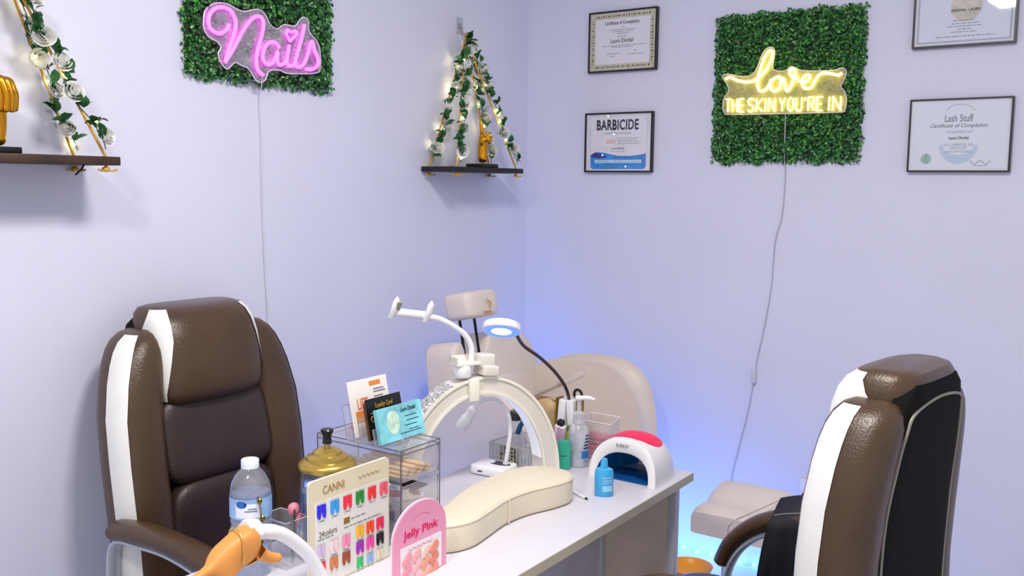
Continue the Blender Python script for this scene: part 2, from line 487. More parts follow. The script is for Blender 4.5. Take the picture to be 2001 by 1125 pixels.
def capword(word, x0, x1):
    wid = {'I': .12, "'": .2}
    tot = sum(wid.get(c, 1) for c in word) + .45 * (len(word) - 1)
    k = (x1 - x0) / tot
    x = x0
    for c in word:
        w = wid.get(c, 1) * k
        mb = MB()
        for s in CAP[c]:
            P3 = [(x + p[0] * w, -0.054, zline(x) + p[1] * 0.044) for p in s]
            for q0, q1 in zip(P3, P3[1:]): mb.tube([q0, q1], 0.0025, 6)
            for q0 in P3[1:-1]: mb.sphere(q0, 0.0025, 6, 4)
        mb.build('letter_' + (c.lower() if c != "'" else 'apostrophe'), yel_tube, t)
        x += w + .45 * k
capword('THE', 0.862, 0.928)
capword('SKIN', 0.942, 1.036)
capword("YOU'RE", 1.052, 1.196)
capword('IN', 1.215, 1.254)
for a, b in ((0.86, 1.765), (1.255, 1.765), (1.255, 1.88)):
    MB().lathe([(0.004, 0.0), (0.004, 0.05)], (a, -0.05, b), 10, Matrix.Rotation(-math.pi / 2, 3, 'X')).build('standoff_bolt', standm, t)
cd = MB().tube(spline([(1.066, -0.03, 1.75), (1.066, -0.02, 1.60), (1.066, -0.006, 1.55), (1.061, -.005, 1.411), (1.041, -.005, 1.322), (1.033, -.005, 1.161), (1.017, -.005, 1.034), (0.991, -.005, 0.886), (0.983, -.006, 0.811), (0.965, -.005, 0.697), (0.941, -.005, 0.581), (0.92, -.006, 0.482), (0.908, -.008, 0.38)], 6), 0.0019, 6).build('power_cord', M('cord_grey', (178, 178, 190), 0.45), t)
MB().puff((0.986, -0.012, 0.845), (0.008, 0.007, 0.030), 0.5, 0.4, 16, 10).build('inline_switch', M('switch_grey', (205, 205, 215), 0.4), cd)

# ------------------------------------------------------------------ framed certificates
blackm = M('frame_black', (18, 18, 20), 0.35)
glassm = CLEAR('picture_glass', haze=0.0, gloss=0.25, rough=0.02)
ink = M('ink_dark', (40, 40, 52), 0.6); inkg = M('ink_grey', (130, 130, 142), 0.6)
def frame(x0, x1, z0, z1, label, paper, bw=0.006):
    t = thing('framed_certificate', ((x0 + x1) / 2, 0.0, z0), label, 'certificate')
    mb = MB()
    for a in ((x0, x0 + bw, z0, z1), (x1 - bw, x1, z0, z1), (x0 + bw, x1 - bw, z0, z0 + bw), (x0 + bw, x1 - bw, z1 - bw, z1)):
        mb.box(a[0], a[1], -0.018, 0.0, a[2], a[3])
    mb.build('frame_border', blackm, t, False)
    MB().box(x0 + bw, x1 - bw, -0.013, -0.002, z0 + bw, z1 - bw).build('paper', paper, t, False)
    MB().box(x0 + bw, x1 - bw, -0.0165, -0.0155, z0 + bw, z1 - bw).build('glass_pane', glassm, t, False)
    return t
Y0 = -0.0134
def FR(cx, cz): return ((cx, -0.013, cz), (1, 0, 0), (0, 0, 1), (0, -1, 0))
pw = M('paper_white', (236, 234, 244), 0.6, noise=0.015)
# certificate of completion with an ornate border
x0, x1, z0, z1 = 0.287, 0.573, 1.930, 2.154
t = frame(x0, x1, z0, z1, 'small framed certificate with an ornate beige border, nearest the corner, top', pw)
cx, cz = (x0 + x1) / 2, (z0 + z1) / 2
bw = MB()
for a in ((-.135, .135, .083, .104), (-.135, .135, -.104, -.083), (-.135, -.114, -.083, .083), (.114, .135, -.083, .083)):
    bw.prism([(a[0], a[2]), (a[1], a[2]), (a[1], a[3]), (a[0], a[3])], FR(cx, cz), 0, 0.0003)
bw.build('printed_border', M('border_beige', (205, 200, 172), 0.6, noise=0.15, nscale=90), t, False)
orn = MB()
for i in range(22):
    u = -.112 + .224 * i / 21
    for v in (.093, -.093):
        r = .0042 if i % 2 else .0028
        orn.prism([(u - r, v), (u, v - r), (u + r, v), (u, v + r)], FR(cx, cz), 0.0003, 0.0007)
for i in range(15):
    v = -.078 + .156 * i / 14
    for u in (-.124, .124):
        r = .0038 if i % 2 else .0025
        orn.prism([(u - r, v), (u, v - r), (u + r, v), (u, v + r)], FR(cx, cz), 0.0003, 0.0007)
tag(orn.build('border_ornament', M('ink_olive', (48, 46, 24), 0.6), t, False), kind='stuff')
text('title_lettering', 'Certificate of Completion', (cx - .004, Y0, cz + .066), .145, .017, FACE_NY, ink, t, bold=.008)
text('name_lettering', 'Laura Dindial', (cx - .002, Y0, cz + .002), .094, .016, FACE_NY, M('ink_brown', (88, 84, 60), .6), t, bold=.006)
fp = MB(); fine_print(fp, [(-.055, .055, .042), (-.04, .045, .035), (-.02, .025, .028), (-.02, .02, .017), (-.085, .095, -.016), (-.045, .045, -.022), (-.065, -.005, -.045), (-.05, -.03, -.055), (.02, .09, -.050), (.05, .06, -.038), (-.005, .008, .052)], FR(cx, cz), seed=4)
tag(fp.build('fine_print', inkg, t, False), kind='stuff')
# barbicide certificate
x0, x1, z0, z1 = 0.279, 0.566, 1.555, 1.779
t = frame(x0, x1, z0, z1, 'small framed certificate with blue waves reading BARBICIDE', pw)
cx, cz = (x0 + x1) / 2, (z0 + z1) / 2
wave = [(-.118, -.092), (-.108, -.100), (.108, -.100), (.118, -.092), (.118, -.042), (.09, -.047), (.05, -.051), (0, -.05), (-.03, -.044), (-.06, -.038), (-.09, -.035), (-.118, -.046)]
MB().prism(wave, FR(cx, cz), 0, 0.0003).build('printed_wave', M('print_blue', (40, 140, 225), 0.5, noise=.25, nscale=25), t, False)
MB().prism([(-.118, -.046), (-.098, -.037), (-.07, -.042), (-.045, -.055), (-.08, -.06), (-.118, -.052)], FR(cx, cz), 0.0003, 0.0006).build('printed_wave', M('print_navy', (22, 48, 150), 0.5), t, False)
MB().prism([(-.10, -.077), (.10, -.077), (.10, -.065), (-.10, -.065)], FR(cx, cz), 0.0003, 0.0006).build('printed_band', M('print_pale', (196, 226, 246), .5), t, False)
pb = MB()
for a in ((-.121, .121, .0985, .0992), (-.1215, -.1208, -.09, .098), (.1208, .1215, -.09, .098)):
    pb.prism([(a[0], a[2]), (a[1], a[2]), (a[1], a[3]), (a[0], a[3])], FR(cx, cz), 0, 0.0003)
pb.build('printed_line', M('ink_lavender', (160, 160, 190), .6), t, False)
text('title_lettering', 'BARBICIDE', (cx - .004, Y0, cz + .066), .178, .040, FACE_NY, M('ink_navy', (10, 14, 58), .5), t, bold=.028, spacing=1.08)
text('lettering', 'CERTIFICATION', (cx - .004, Y0, cz + .034), .110, .008, FACE_NY, M('ink_blue_grey', (120, 128, 160), .6), t, spacing=1.3)
text('lettering', '2025', (cx - .032, Y0, cz + .004), .038, .015, FACE_NY, M('ink_orange', (236, 150, 110), .6), t)
text('name_lettering', 'Laura Dindial', (cx, Y0, cz - .022), .054, .007, FACE_NY, ink, t, shear=.3)
fp = MB(); fine_print(fp, [(-.002, .088, .016), (-.002, .082, .009), (-.002, .096, .002), (-.002, .09, -.005), (-.03, .03, -.033)], FR(cx, cz), h=.0018, seed=9)
tag(fp.build('fine_print', inkg, t, False), kind='stuff')
fp = MB(); fine_print(fp, [(-.088, -.04, -.071), (-.02, .015, -.071), (.06, .092, -.071)], ((cx, -0.0137, cz), (1, 0, 0), (0, 0, 1), (0, -1, 0)), h=.0016, seed=10)
tag(fp.build('fine_print', inkg, t, False), kind='stuff')
# licence (top right, cut by the frame edge)
x0, x1, z0, z1 = 1.454, 1.744, 1.939, 2.165
t = frame(x0, x1, z0, z1, 'framed licence with a marbled seal and double border, upper right', M('paper_cool', (222, 226, 244), 0.6, noise=.015))
cx, cz = (x0 + x1) / 2, (z0 + z1) / 2
bl = MB()
for d, e in ((.0, .0006), (.003, .0004)):
    a, b = .131 - d, .099 - d
    for q in ((-a, a, b - e * 2, b), (-a, a, -b, -b + e * 2), (-a, -a + e * 2, -b, b), (a - e * 2, a, -b, b)):
        bl.prism([(q[0], q[2]), (q[1], q[2]), (q[1], q[3]), (q[0], q[3])], FR(cx, cz), 0, .0003)
bl.build('printed_border', M('ink_slate', (70, 74, 96), .6), t, False)
MB().prism([(.045 * math.cos(i * math.pi / 16) + .005, .045 * math.sin(i * math.pi / 16) + .005) for i in range(32)], FR(cx, cz), 0, .0002).build('printed_seal', M('seal_marble', (206, 200, 188), .6, noise=.22, nscale=45), t, False)
text('name_lettering', 'DINDIAL, LAURA', (cx + .004, Y0, cz - .006), .080, .009, FACE_NY, M('ink_black', (12, 12, 14), .6), t, shear=.15, bold=.02)
fp = MB(); fine_print(fp, [(-.03, .03, -.036), (-.035, .045, -.045), (-.045, .048, -.053), (-.016, .02, -.062), (-.034, .036, -.070), (-.078, .088, -.083)], FR(cx, cz), h=.0022, seed=12)
tag(fp.build('fine_print', inkg, t, False), kind='stuff')
# lash certificate
x0, x1, z0, z1 = 1.459, 1.7505, 1.558, 1.783
t = frame(x0, x1, z0, z1, 'framed Lash Stuff certificate with a pale blue seal, lower right', M('paper_pale', (226, 230, 244), 0.6, noise=.03, nscale=6), .005)
cx, cz = (x0 + x1) / 2, (z0 + z1) / 2
mb = MB()
arc = [(.042 * math.cos(math.pi * (i + 2) / 24) * 1.0, .058 + .028 * math.sin(math.pi * (i + 2) / 24)) for i in range(21)]
mb.tube([(cx + a, Y0, cz + b + .008) for a, b in arc], .0006, 5)
mb.build('printed_arc', M('ink_green', (140, 164, 150), .6), t)
ring = [(.055 * math.cos(math.pi + math.pi * i / 20), -.03 + .058 * math.sin(math.pi + math.pi * i / 20)) for i in range(21)]
ring += [(.045 * math.cos(2 * math.pi - math.pi * i / 20), -.03 + .03 * math.sin(2 * math.pi - math.pi * i / 20)) for i in range(21)]
MB().prism(ring, FR(cx, cz), 0, .0002).build('printed_seal', M('print_pale_blue', (188, 208, 232), .6), t, False)
MB().prism([(-.091 + .0155 * math.cos(i * math.pi / 14), -.072 + .0155 * math.sin(i * math.pi / 14)) for i in range(28)], FR(cx, cz), 0, .0006).build('foil_seal', M('foil_silver', (150, 175, 170), .25, .8, noise=.3, nscale=60), t, False)
text('title_lettering', 'Lash Stuff', (cx - .002, Y0, cz + .052), .080, .022, FACE_NY, M('ink_steel', (96, 106, 122), .6), t)
text('title_lettering', 'Certificate of Completion', (cx - .002, Y0, cz + .028), .162, .016, FACE_NY, M('ink_steel'), t, shear=.4)
text('lettering', 'THIS CERTIFIES THAT', (cx, Y0, cz + .010), .080, .007, FACE_NY, M('ink_mist', (160, 168, 186), .6), t)
text('name_lettering', 'Laura Dindial', (cx, Y0, cz - .008), .056, .009, FACE_NY, ink, t, bold=.012)
for s, v, w in (('HAS COMPLETED THE', -.029, .084), ('LASH STUFF', -.039, .048), ('LASH LIFT COURSE', -.050, .076)):
    text('lettering', s, (cx, Y0, cz + v), w, .0075, FACE_NY, M('ink_mist'), t)
mb = MB().tube(spline([(cx + .035 + .0052 * i, Y0, cz - .083 + .0045 * ((i * 7) % 3 - 1) * (1 if i % 2 else -1)) for i in range(12)], 4), .0006, 5)
mb.build('signature', ink, t)
fp = MB(); fine_print(fp, [(.047, .084, -.093)], FR(cx, cz), h=.0018, seed=13); tag(fp.build('fine_print', inkg, t, False), kind='stuff')
# ------------------------------------------------------------------ skinned bodies (hands)
def skin_mesh(name, verts, edges, radii, root=0, sub=2):
    me = bpy.data.meshes.new(name)
    me.from_pydata([tuple(v) for v in verts], edges, [])
    ob = bpy.data.objects.new(name, me)
    col.objects.link(ob)
    sk = ob.modifiers.new('skin', 'SKIN')
    sk.use_smooth_shade = True
    sl = me.skin_vertices[0].data
    for i, r in enumerate(radii):
        rr = r if hasattr(r, '__len__') else (r, r)
        sl[i].radius = rr
        sl[i].use_root = (i == root)
    ss = ob.modifiers.new('sub', 'SUBSURF'); ss.levels = sub; ss.render_levels = sub
    dg = bpy.context.evaluated_depsgraph_get()
    out = bpy.data.meshes.new_from_object(ob.evaluated_get(dg))
    out.name = name
    bpy.data.objects.remove(ob)
    out.materials.clear()
    return out
def chain_body(chains):
    """chains of (point, radius); points that coincide are joined"""
    V, E, R, idx = [], [], [], {}
    for ch in chains:
        prev = None
        for p, r in ch:
            k = tuple(round(c, 4) for c in p)
            if k not in idx:
                idx[k] = len(V); V.append(p); R.append(r)
            if prev is not None and prev != idx[k]: E.append((prev, idx[k]))
            prev = idx[k]
    return V, E, R

# ------------------------------------------------------------------ rope shelves with rose garlands
wood = M('dark_wood', (58, 38, 26), 0.5, noise=0.5, nscale=9, bump=.2, bscale=40)
blackwood = M('black_wood', (20, 15, 13), 0.55, noise=0.4, nscale=9)
ropem = M('jute_rope', (206, 160, 62), 0.7, noise=0.2, nscale=120, bump=.5, bscale=500)
goldm = M('polished_gold', (226, 160, 44), 0.22, 1.0, noise=0.08)
leafm = M('garland_leaf', (26, 84, 36), 0.45, noise=0.5, nscale=60)
rosem = M('rose_white', (240, 240, 236), 0.7, noise=0.05)
bulbw = M('warm_bulb', (255, 240, 190), 0.3, emit=(1.0, 0.86, 0.45), estr=55.0)
stemm = M('garland_stem', (52, 92, 46), 0.6)

def leaf_mesh(L=0.031, W=0.022):
    v, f = [], []
    prof = [(0, .08), (.2, .7), (.45, 1), (.75, .75), (1, .06)]
    for u, w in prof:
        z = .18 * L * math.sin(u * 2.4)
        v += [(u * L, -w * W / 2, z + .0025 * w), (u * L, 0, z), (u * L, w * W / 2, z + .0025 * w)]
    for i in range(4):
        a = i * 3
        f += [(a, a + 3, a + 4, a + 1), (a + 1, a + 4, a + 5, a + 2)]
    me = bpy.data.meshes.new('leaf')
    me.from_pydata(v, [], f); me.update(); me.shade_smooth(); me.materials.append(leafm)
    return me
def rose_mesh(R=0.017):
    mb = MB()
    rd = random.Random(4)
    for layer, (n, r, tilt) in enumerate(((3, .38, .05), (4, .66, .18), (5, .92, .34), (5, 1.12, .52))):
        for i in range(n):
            th = 2 * math.pi * (i + layer * .37) / n
            half = math.pi / n * 1.25
            rings = []
            for a in range(5):
                v = a / 4
                row = []
                for b in range(5):
                    u = -1 + b / 2
                    rr = R * r * (.35 + .65 * math.sin(min(1, v * 1.1) * 1.35)) * (1 + .25 * tilt * v)
                    h = R * (1.25 - .75 * tilt) * v * (1 - .22 * u * u * v) - R * .15 * layer
                    if v > .8: rr *= 1 + .12 * tilt
                    w = half * u * (1 - .25 * v * v)
                    row.append((rr * math.cos(th + w), rr * math.sin(th + w), h))
                rings.append(row)
            mb.rings(rings, closed=False)
    me = bpy.data.meshes.new('rose')
    me.from_pydata(mb.v, [], mb.f); me.update(); me.shade_smooth(); me.materials.append(rosem)
    return me
LEAF, ROSE = leaf_mesh(), rose_mesh()
BULB = MB().sphere((0, 0, 0), 0.0038, 8, 6).mesh('fairy_light'); BULB.materials.append(bulbw); BULB.shade_smooth()

def rope_shelf(y0, y1, z0, z1, D, apex, woodmat, slabel, glabel, seed, hook_label, leaf_n=20):
    rd = random.Random(seed)
    yc = (y0 + y1) / 2
    t = thing('hanging_shelf', (D / 2, yc, z0), slabel, 'shelf')
    MB().rbox(0.003, D, y0, y1, z0, z1, 0.003).build('shelf_board', woodmat, t)
    feet = [(0.014, y0 + .03), (D - .014, y0 + .03), (0.014, y1 - .03), (D - .014, y1 - .03)]
    ropes = []
    for fx, fy in feet:
        path = [Vector(apex).lerp(Vector((fx, fy, z1)), k / 14) for k in range(15)]
        for k, p in enumerate(path): p.z -= .004 * math.sin(math.pi * k / 14)
        path.append(Vector((fx, fy, z0 - .006)))
        MB().tube(path, 0.0033, 7).build('rope', ropem, t)
        MB().puff((fx, fy, z0 - .009), (.008, .009, .006), .8, .8, 10, 6).build('rope_knot', ropem, t)
        mb = MB()
        for s in (-1, 1):
            mb.tube([(fx, fy, z0 - .010), (fx + .006, fy + s * .012, z0 - .013), (fx + .008, fy + s * .022, z0 - .010)], [.002, .005, .0065], 6, flat=(.4, 1))
        mb.build('rope_tassel', ropem, t)
        ropes.append(path)
    MB().tube([Vector(apex) + Vector((0, 0, a)) for a in (-.006, .014)], .006, 8).build('rope_loop', ropem, t)
    h = thing('wall_hook', (0.0, apex[1], apex[2]), hook_label, 'hook')
    ay, az = apex[1], apex[2]
    MB().rbox(0.0, 0.003, ay - .020, ay + .020, az + .012, az + .072, .0012).build('adhesive_pad', CLEAR('hook_plastic', haze=.25, gloss=.3), h)
    MB().tube(spline([(0.003, ay, az + .040), (.010, ay, az + .038), (.014, ay, az + .020), (.022, ay, az + .004), (.034, ay, az + .006), (.036, ay, az + .016)], 5), .0028, 8).build('hook_arm', standm, h)
    MB().lathe([(.009, 0), (.009, .004), (.005, .006)], (.003, ay, az + .042), 14, Matrix.Rotation(math.pi / 2, 3, 'Y')).build('hook_screw', standm, h)
    g = thing('rose_garland', (apex[0], apex[1], z1), glabel, 'garland')
    for ri, path in enumerate(ropes):
        vine = []
        N = 34
        for i in range(N + 1):
            q = .02 + .95 * i / N
            a = q * 14
            k = int(q * 14); fr = q * 14 - k
            p = path[k].lerp(path[k + 1], fr)
            vine.append(p + Vector((.006 + .008 * abs(math.cos(a * 1.4 + ri)), .010 * math.sin(a * 1.4 + ri), .002)))
        MB().tube(vine, .0013, 5).build('vine', stemm, g)
        for i in range(leaf_n):
            q = (i + rd.random() * .8) / leaf_n
            p = vine[min(N, int(q * N))]
            for s in range(3):
                ang = rd.uniform(0, 2 * math.pi)
                off = Vector((rd.uniform(.0, .010), .004 * math.cos(ang), .004 * math.sin(ang)))
                inst(LEAF, g, p + off, (rd.uniform(-.7, .7), rd.uniform(-1.9, .3) , rd.uniform(0, 6.28)), rd.uniform(.75, 1.15), 'leaf')
        for i in range(6):
            q = (i + .25 + rd.random() * .5) / 6
            p = vine[min(N, int(q * N))]
            dirv = Vector((1.0, rd.uniform(-.8, .6), rd.uniform(-.3, .6)))
            inst(ROSE, g, p + Vector((.006, rd.uniform(-.008, .008), rd.uniform(-.006, .006))), dirv.to_track_quat('Z', 'Y').to_euler(), rd.uniform(.9, 1.2), 'rose')
        for i in range(5):
            p = vine[min(N, int((i + rd.random()) / 5 * N))]
            inst(BULB, g, p + Vector((-.002, rd.uniform(-.012, .012), 0)), name='fairy_light')
    return t
rope_shelf(-2.335, -1.915, 1.535, 1.555, 0.155, (0.030, -2.125, 2.02), wood, 'dark wooden rope-hung shelf at the far left with a black wire end', 'ivy and white rose garland on the left-hand shelf ropes', 11, 'clear adhesive hook holding the left-hand rope shelf')
rope_shelf(-0.665, -0.245, 1.545, 1.563, 0.150, (0.030, -0.449, 2.028), blackwood, 'black wooden rope-hung shelf beside the room corner', 'ivy and white rose garland on the shelf ropes beside the corner', 23, 'clear adhesive hook holding the shelf beside the corner', 23)

# fairy-light battery wires under the shelves
MB().tube([(.12, -1.985, 1.536), (.125, -1.995, 1.525), (.125, -2.010, 1.512)], .0022, 6).solo('wire_end', blackm, (.12, -1.985, 1.536), 'short black wire end poking below the left-hand shelf', 'wire')
# sculptures: gilded hands on black plinths
def gold_hand(base, chains, label, plinth):
    t = thing('hand_sculpture', base, label, 'sculpture')
    V, E, R = chain_body(chains)
    me = skin_mesh('gilded_hand', V, E, R)
    o = finish('gilded_hand', me, goldm, t)
    MB().rbox(*plinth, .003).build('plinth', M('plinth_black', (12, 12, 13), .3), t)
    return t
# left one: raised forearm, fingers folded over and hanging down
F0 = (0, 0, .014)
W_ = (0, .002, .060)
P_ = (0, .002, .098)
ch = [[(F0, (.021, .020)), ((0, .001, .035), (.022, .021)), (W_, (.024, .022)), (P_, (.026, .024)), ((.0, .004, .132), (.026, .024))]]
for i, (dy, dx, l) in enumerate(((-.016, .012, 1.0), (-.004, .016, 1.1), (.008, .014, 1.05), (.018, .008, .85))):
    ch.append([((.0, .004, .132), (.026, .024)), ((dx * .6, dy, .150), (.011, .011)), ((dx + .012, dy + .006, .158), (.0095, .0095)), ((dx + .020, dy + .013, .132 - .01 * l), (.009, .009)), ((dx + .014, dy + .014, .100 - .014 * l), (.0075, .0075))])
ch.append([(P_, (.026, .024)), ((.014, -.020, .112), (.010, .010)), ((.022, -.026, .130), (.009, .009)), ((.020, -.020, .148), (.008, .008))])
bL = (0.085, -2.163, 1.5552)
gold_hand(bL, ch, 'gold hand sculpture with drooping fingers on a black plinth, left-hand shelf', (0.045, 0.125, -2.208, -2.127, 1.5552, 1.5692))
# right one: pointing finger
ch = [[((0, 0, .016), (.019, .019)), ((0, 0, .045), (.019, .019)), ((0, 0, .078), (.017, .017)), ((0, .002, .100), (.021, .019))]]
ch.append([((0, .002, .100), (.021, .019)), ((.002, -.006, .122), (.0095, .0095)), ((.0, -.008, .145), (.008, .008)), ((-.002, -.010, .168), (.0065, .0065))])
for dy in (.004, .013, .020):
    ch.append([((0, .002, .100), (.021, .019)), ((.010, dy, .116), (.009, .009)), ((.022, dy, .110), (.0085, .0085)), ((.020, dy - .001, .092), (.0075, .0075))])
ch.append([((0, .002, .100), (.021, .019)), ((.014, -.014, .100), (.009, .009)), ((.026, -.006, .104), (.0075, .0075))])
bR = (0.095, -0.430, 1.5632)
gold_hand(bR, ch, 'gold hand sculpture with one finger raised on a black plinth, corner shelf', (0.055, 0.135, -0.478, -0.385, 1.5632, 1.5772))
# ------------------------------------------------------------------ executive chairs
leather = M('brown_leather', (76, 56, 38), 0.28, noise=0.18, nscale=7, bump=.35, bscale=260, spec=.5)
leather_dk = M('dark_leather', (52, 38, 36), 0.36, noise=0.2, nscale=7, bump=.35, bscale=260)
stripem = M('white_leather', (236, 236, 232), 0.42, noise=0.03, bump=.2, bscale=200)
backm = M('black_mesh_back', (8, 8, 9), 0.85, noise=.1, spec=.2)
pipem = M('grey_piping', (150, 145, 135), .5)
silver = M('silver_paint', (196, 204, 214), 0.3, .35)
blackp = M('black_plastic', (22, 22, 24), 0.45)
def prof(z): return float(np.interp(z, [.42, .6, .75, .9, 1.05, 1.15, 1.25], [-.225, -.215, -.222, -.24, -.268, -.29, -.32]))
def se_ring(cx, cy, z, a, b, n, N=32, a0=0.0, a1=2 * math.pi, closed=True, grow=0.0):
    out = []
    M_ = N if closed else N + 1
    for k in range(M_):
        ph = a0 + (a1 - a0) * k / N
        out.append(Vector((cx + (a + grow) * sgnpow(math.cos(ph), 2 / n), cy + (b + grow) * sgnpow(math.sin(ph), 2 / n), z)))
    return out
def exec_chair(loc, rotz, label, dz=0.0, lean=0.0):
    t = thing('executive_chair', loc, label, 'chair', None, rotz if rotz else 1e-6)
    # everything above the gas lift shifts by dz
    def up(mb):
        mb.v = [(p[0] + (lean * (p[2] - .62) if p[0] < -.13 and p[2] > .43 else 0), p[1], p[2] + dz) for p in mb.v]; return mb
    zs = [.44, .455, .48, .55, .65, .75, .85, .95, 1.03, 1.07, 1.10, 1.122, 1.138, 1.146]
    sc = [.6, .85, .97, 1, 1, 1, 1, 1, 1, .98, .92, .78, .52, .15]
    for s in (-1, 1):
        rings, stripe = [], []
        for z, k in zip(zs, sc):
            cx = prof(z) - .055
            cy = s * float(np.interp(z, [.44, .62, .8, .95, 1.04, 1.146], [.192, .202, .214, .208, .190, .155]))
            a, b = .074 * (.35 + .65 * k if k < 1 else 1), .066 * k
            rings.append(se_ring(cx, cy, z, a, b, 2.5))
            stripe.append(se_ring(cx, cy, z, a, b, 2.5, 8, s * math.radians(40), s * math.radians(87), False, .0016))
        bo = up(MB().rings(rings)).build('side_bolster', leather, t)
        up(MB().rings(stripe[1:-1], closed=False)).build('white_stripe', stripem, bo, sharp=180)
    # head pillow
    hz = [.965, .975, .995, 1.025, 1.07, 1.12, 1.155, 1.178, 1.192, 1.198]
    hs = [.55, .82, .96, 1, 1, 1, .95, .82, .58, .2]
    rings, st = [], {1: [], -1: []}
    for z, k in zip(hz, hs):
        cx = prof(z) - .048 + .012 * math.sin((z - .965) / .233 * math.pi)
        a, b = .086 * (.3 + .7 * k), .150 * (.72 + .28 * k)
        rings.append(se_ring(cx, 0, z, a, b, 3.6, 40))
        w = max(.12, min(1, (z - .97) / .16))
        for s in (1, -1):
            st[s].append(se_ring(cx, 0, z, a, b, 3.6, 8, s * math.radians(72 - 30 * w), s * math.radians(74 + 34 * w * (1 - .85 * max(0, (z - 1.08) / .118))), False, .0018))
    hp = up(MB().rings(rings)).build('head_pillow', leather, t)
    for s in (1, -1):
        up(MB().rings(st[s][1:-1], closed=False)).build('white_stripe', stripem, hp, sharp=180)
    tilt = lambda a: Matrix.Rotation(a, 3, 'Y')
    up(MB().puff((prof(.875) - .052, 0, .870), (.062, .162, .112), .3, .42, 32, 18, tilt(-.22))).build('back_cushion', leather_dk, t)
    up(MB().puff((prof(.63) - .050, 0, .615), (.066, .160, .165), .3, .42, 32, 18, tilt(-.02))).build('lumbar_cushion', leather_dk, t)
    # rear panel with piping
    rings = []
    for z, k in ((.46, .7), (.48, .9), (.52, 1), (.7, 1.04), (.9, 1.08), (1.03, 1.0), (1.10, .92), (1.15, .8), (1.175, .6)):
        cx = prof(z) - .103
        rings.append(se_ring(cx, 0, z, .030 * min(1, k), .182 * k, 5, 28))
    bp = up(MB().rings(rings)).build('back_panel', backm, t)
    pts = []
    for z, w in ((.50, .166), (.7, .174), (.9, .180), (1.03, .166), (1.09, .150), (1.125, .125)):
        pts.append((prof(z) - .128, w, z))
    pts = pts + [(prof(1.14) - .128, 0, 1.14)] + [(p[0], -p[1], p[2]) for p in reversed(pts)]
    up(MB().tube(spline(pts, 6), .0032, 6)).build('piping', pipem, bp)
    # seat
    up(MB().puff((.055, 0, .475), (.275, .255, .068), .32, .5, 36, 14)).build('seat_cushion', leather_dk, t)
    up(MB().rbox(-.18, .25, -.2, .2, .385, .412, .01)).build('seat_plate', blackp, t)
    # arms: drooping pad on a looped frame
    for s in (-1, 1):
        y = s * .285
        pad = spline([(-.255, y, .705), (-.17, y, .718), (-.05, y, .720), (.07, y, .708), (.16, y, .666), (.225, y, .602), (.255, y, .535)], 5)
        ar = up(MB().tube(pad, [.62 * .03] + [.03] * (len(pad) - 2) + [.62 * .03], 16, flat=(.75, 1.15), up=(0, 1, 0) if False else None)).build('arm_pad', leather, t)
        loop = spline([(-.245, y, .679), (-.15, y, .692), (-.03, y, .692), (.10, y, .664), (.185, y, .608), (.232, y, .53), (.235, y, .46), (.18, y * .97, .405), (.04, y * .95, .385), (-.1, y * .95, .39), (-.2, y * .96, .43), (-.262, y * .98, .53), (-.268, y, .61)], 5, True)
        up(MB().tube(loop, .017, 10, True, flat=(.55, 1.1))).build('arm_frame', silver, t)
    # base
    up(MB().lathe([(.028, .24), (.028, .39)], n=16)).build('gas_lift', blackp, t)
    MB().lathe([(.05, .07), (.045, .11), (.033, .13), (.03, .30)], n=18).build('base_column', blackp, t)
    for k in range(5):
        a = 2 * math.pi * k / 5 + .3
        c, s_ = math.cos(a), math.sin(a)
        lg = MB().tube([(0.03 * c, .03 * s_, .105), (.16 * c, .16 * s_, .098), (.30 * c, .30 * s_, .078)], [.026, .022, .016], 8).build('base_leg', silver, t)
        cs = MB()
        for d in (-.012, .012):
            cs.lathe([(.024, -.007), (.027, 0), (.024, .007)], (.30 * c - d * s_, .30 * s_ + d * c, .028), 14, Matrix.Rotation(a, 3, 'Z') @ Matrix.Rotation(math.pi / 2, 3, 'X'))
        cs.tube([(.30 * c, .30 * s_, .03), (.30 * c, .30 * s_, .075)], .008, 8)
        cs.build('caster', blackp, lg)
    return t
exec_chair((.47, -1.712, 0), 0.0, 'brown leather executive chair with white stripes against the left-hand wall')
exec_chair((1.440, -1.18, 0), math.radians(172), 'brown leather executive chair seen from behind at the desk front', -.04, .085)

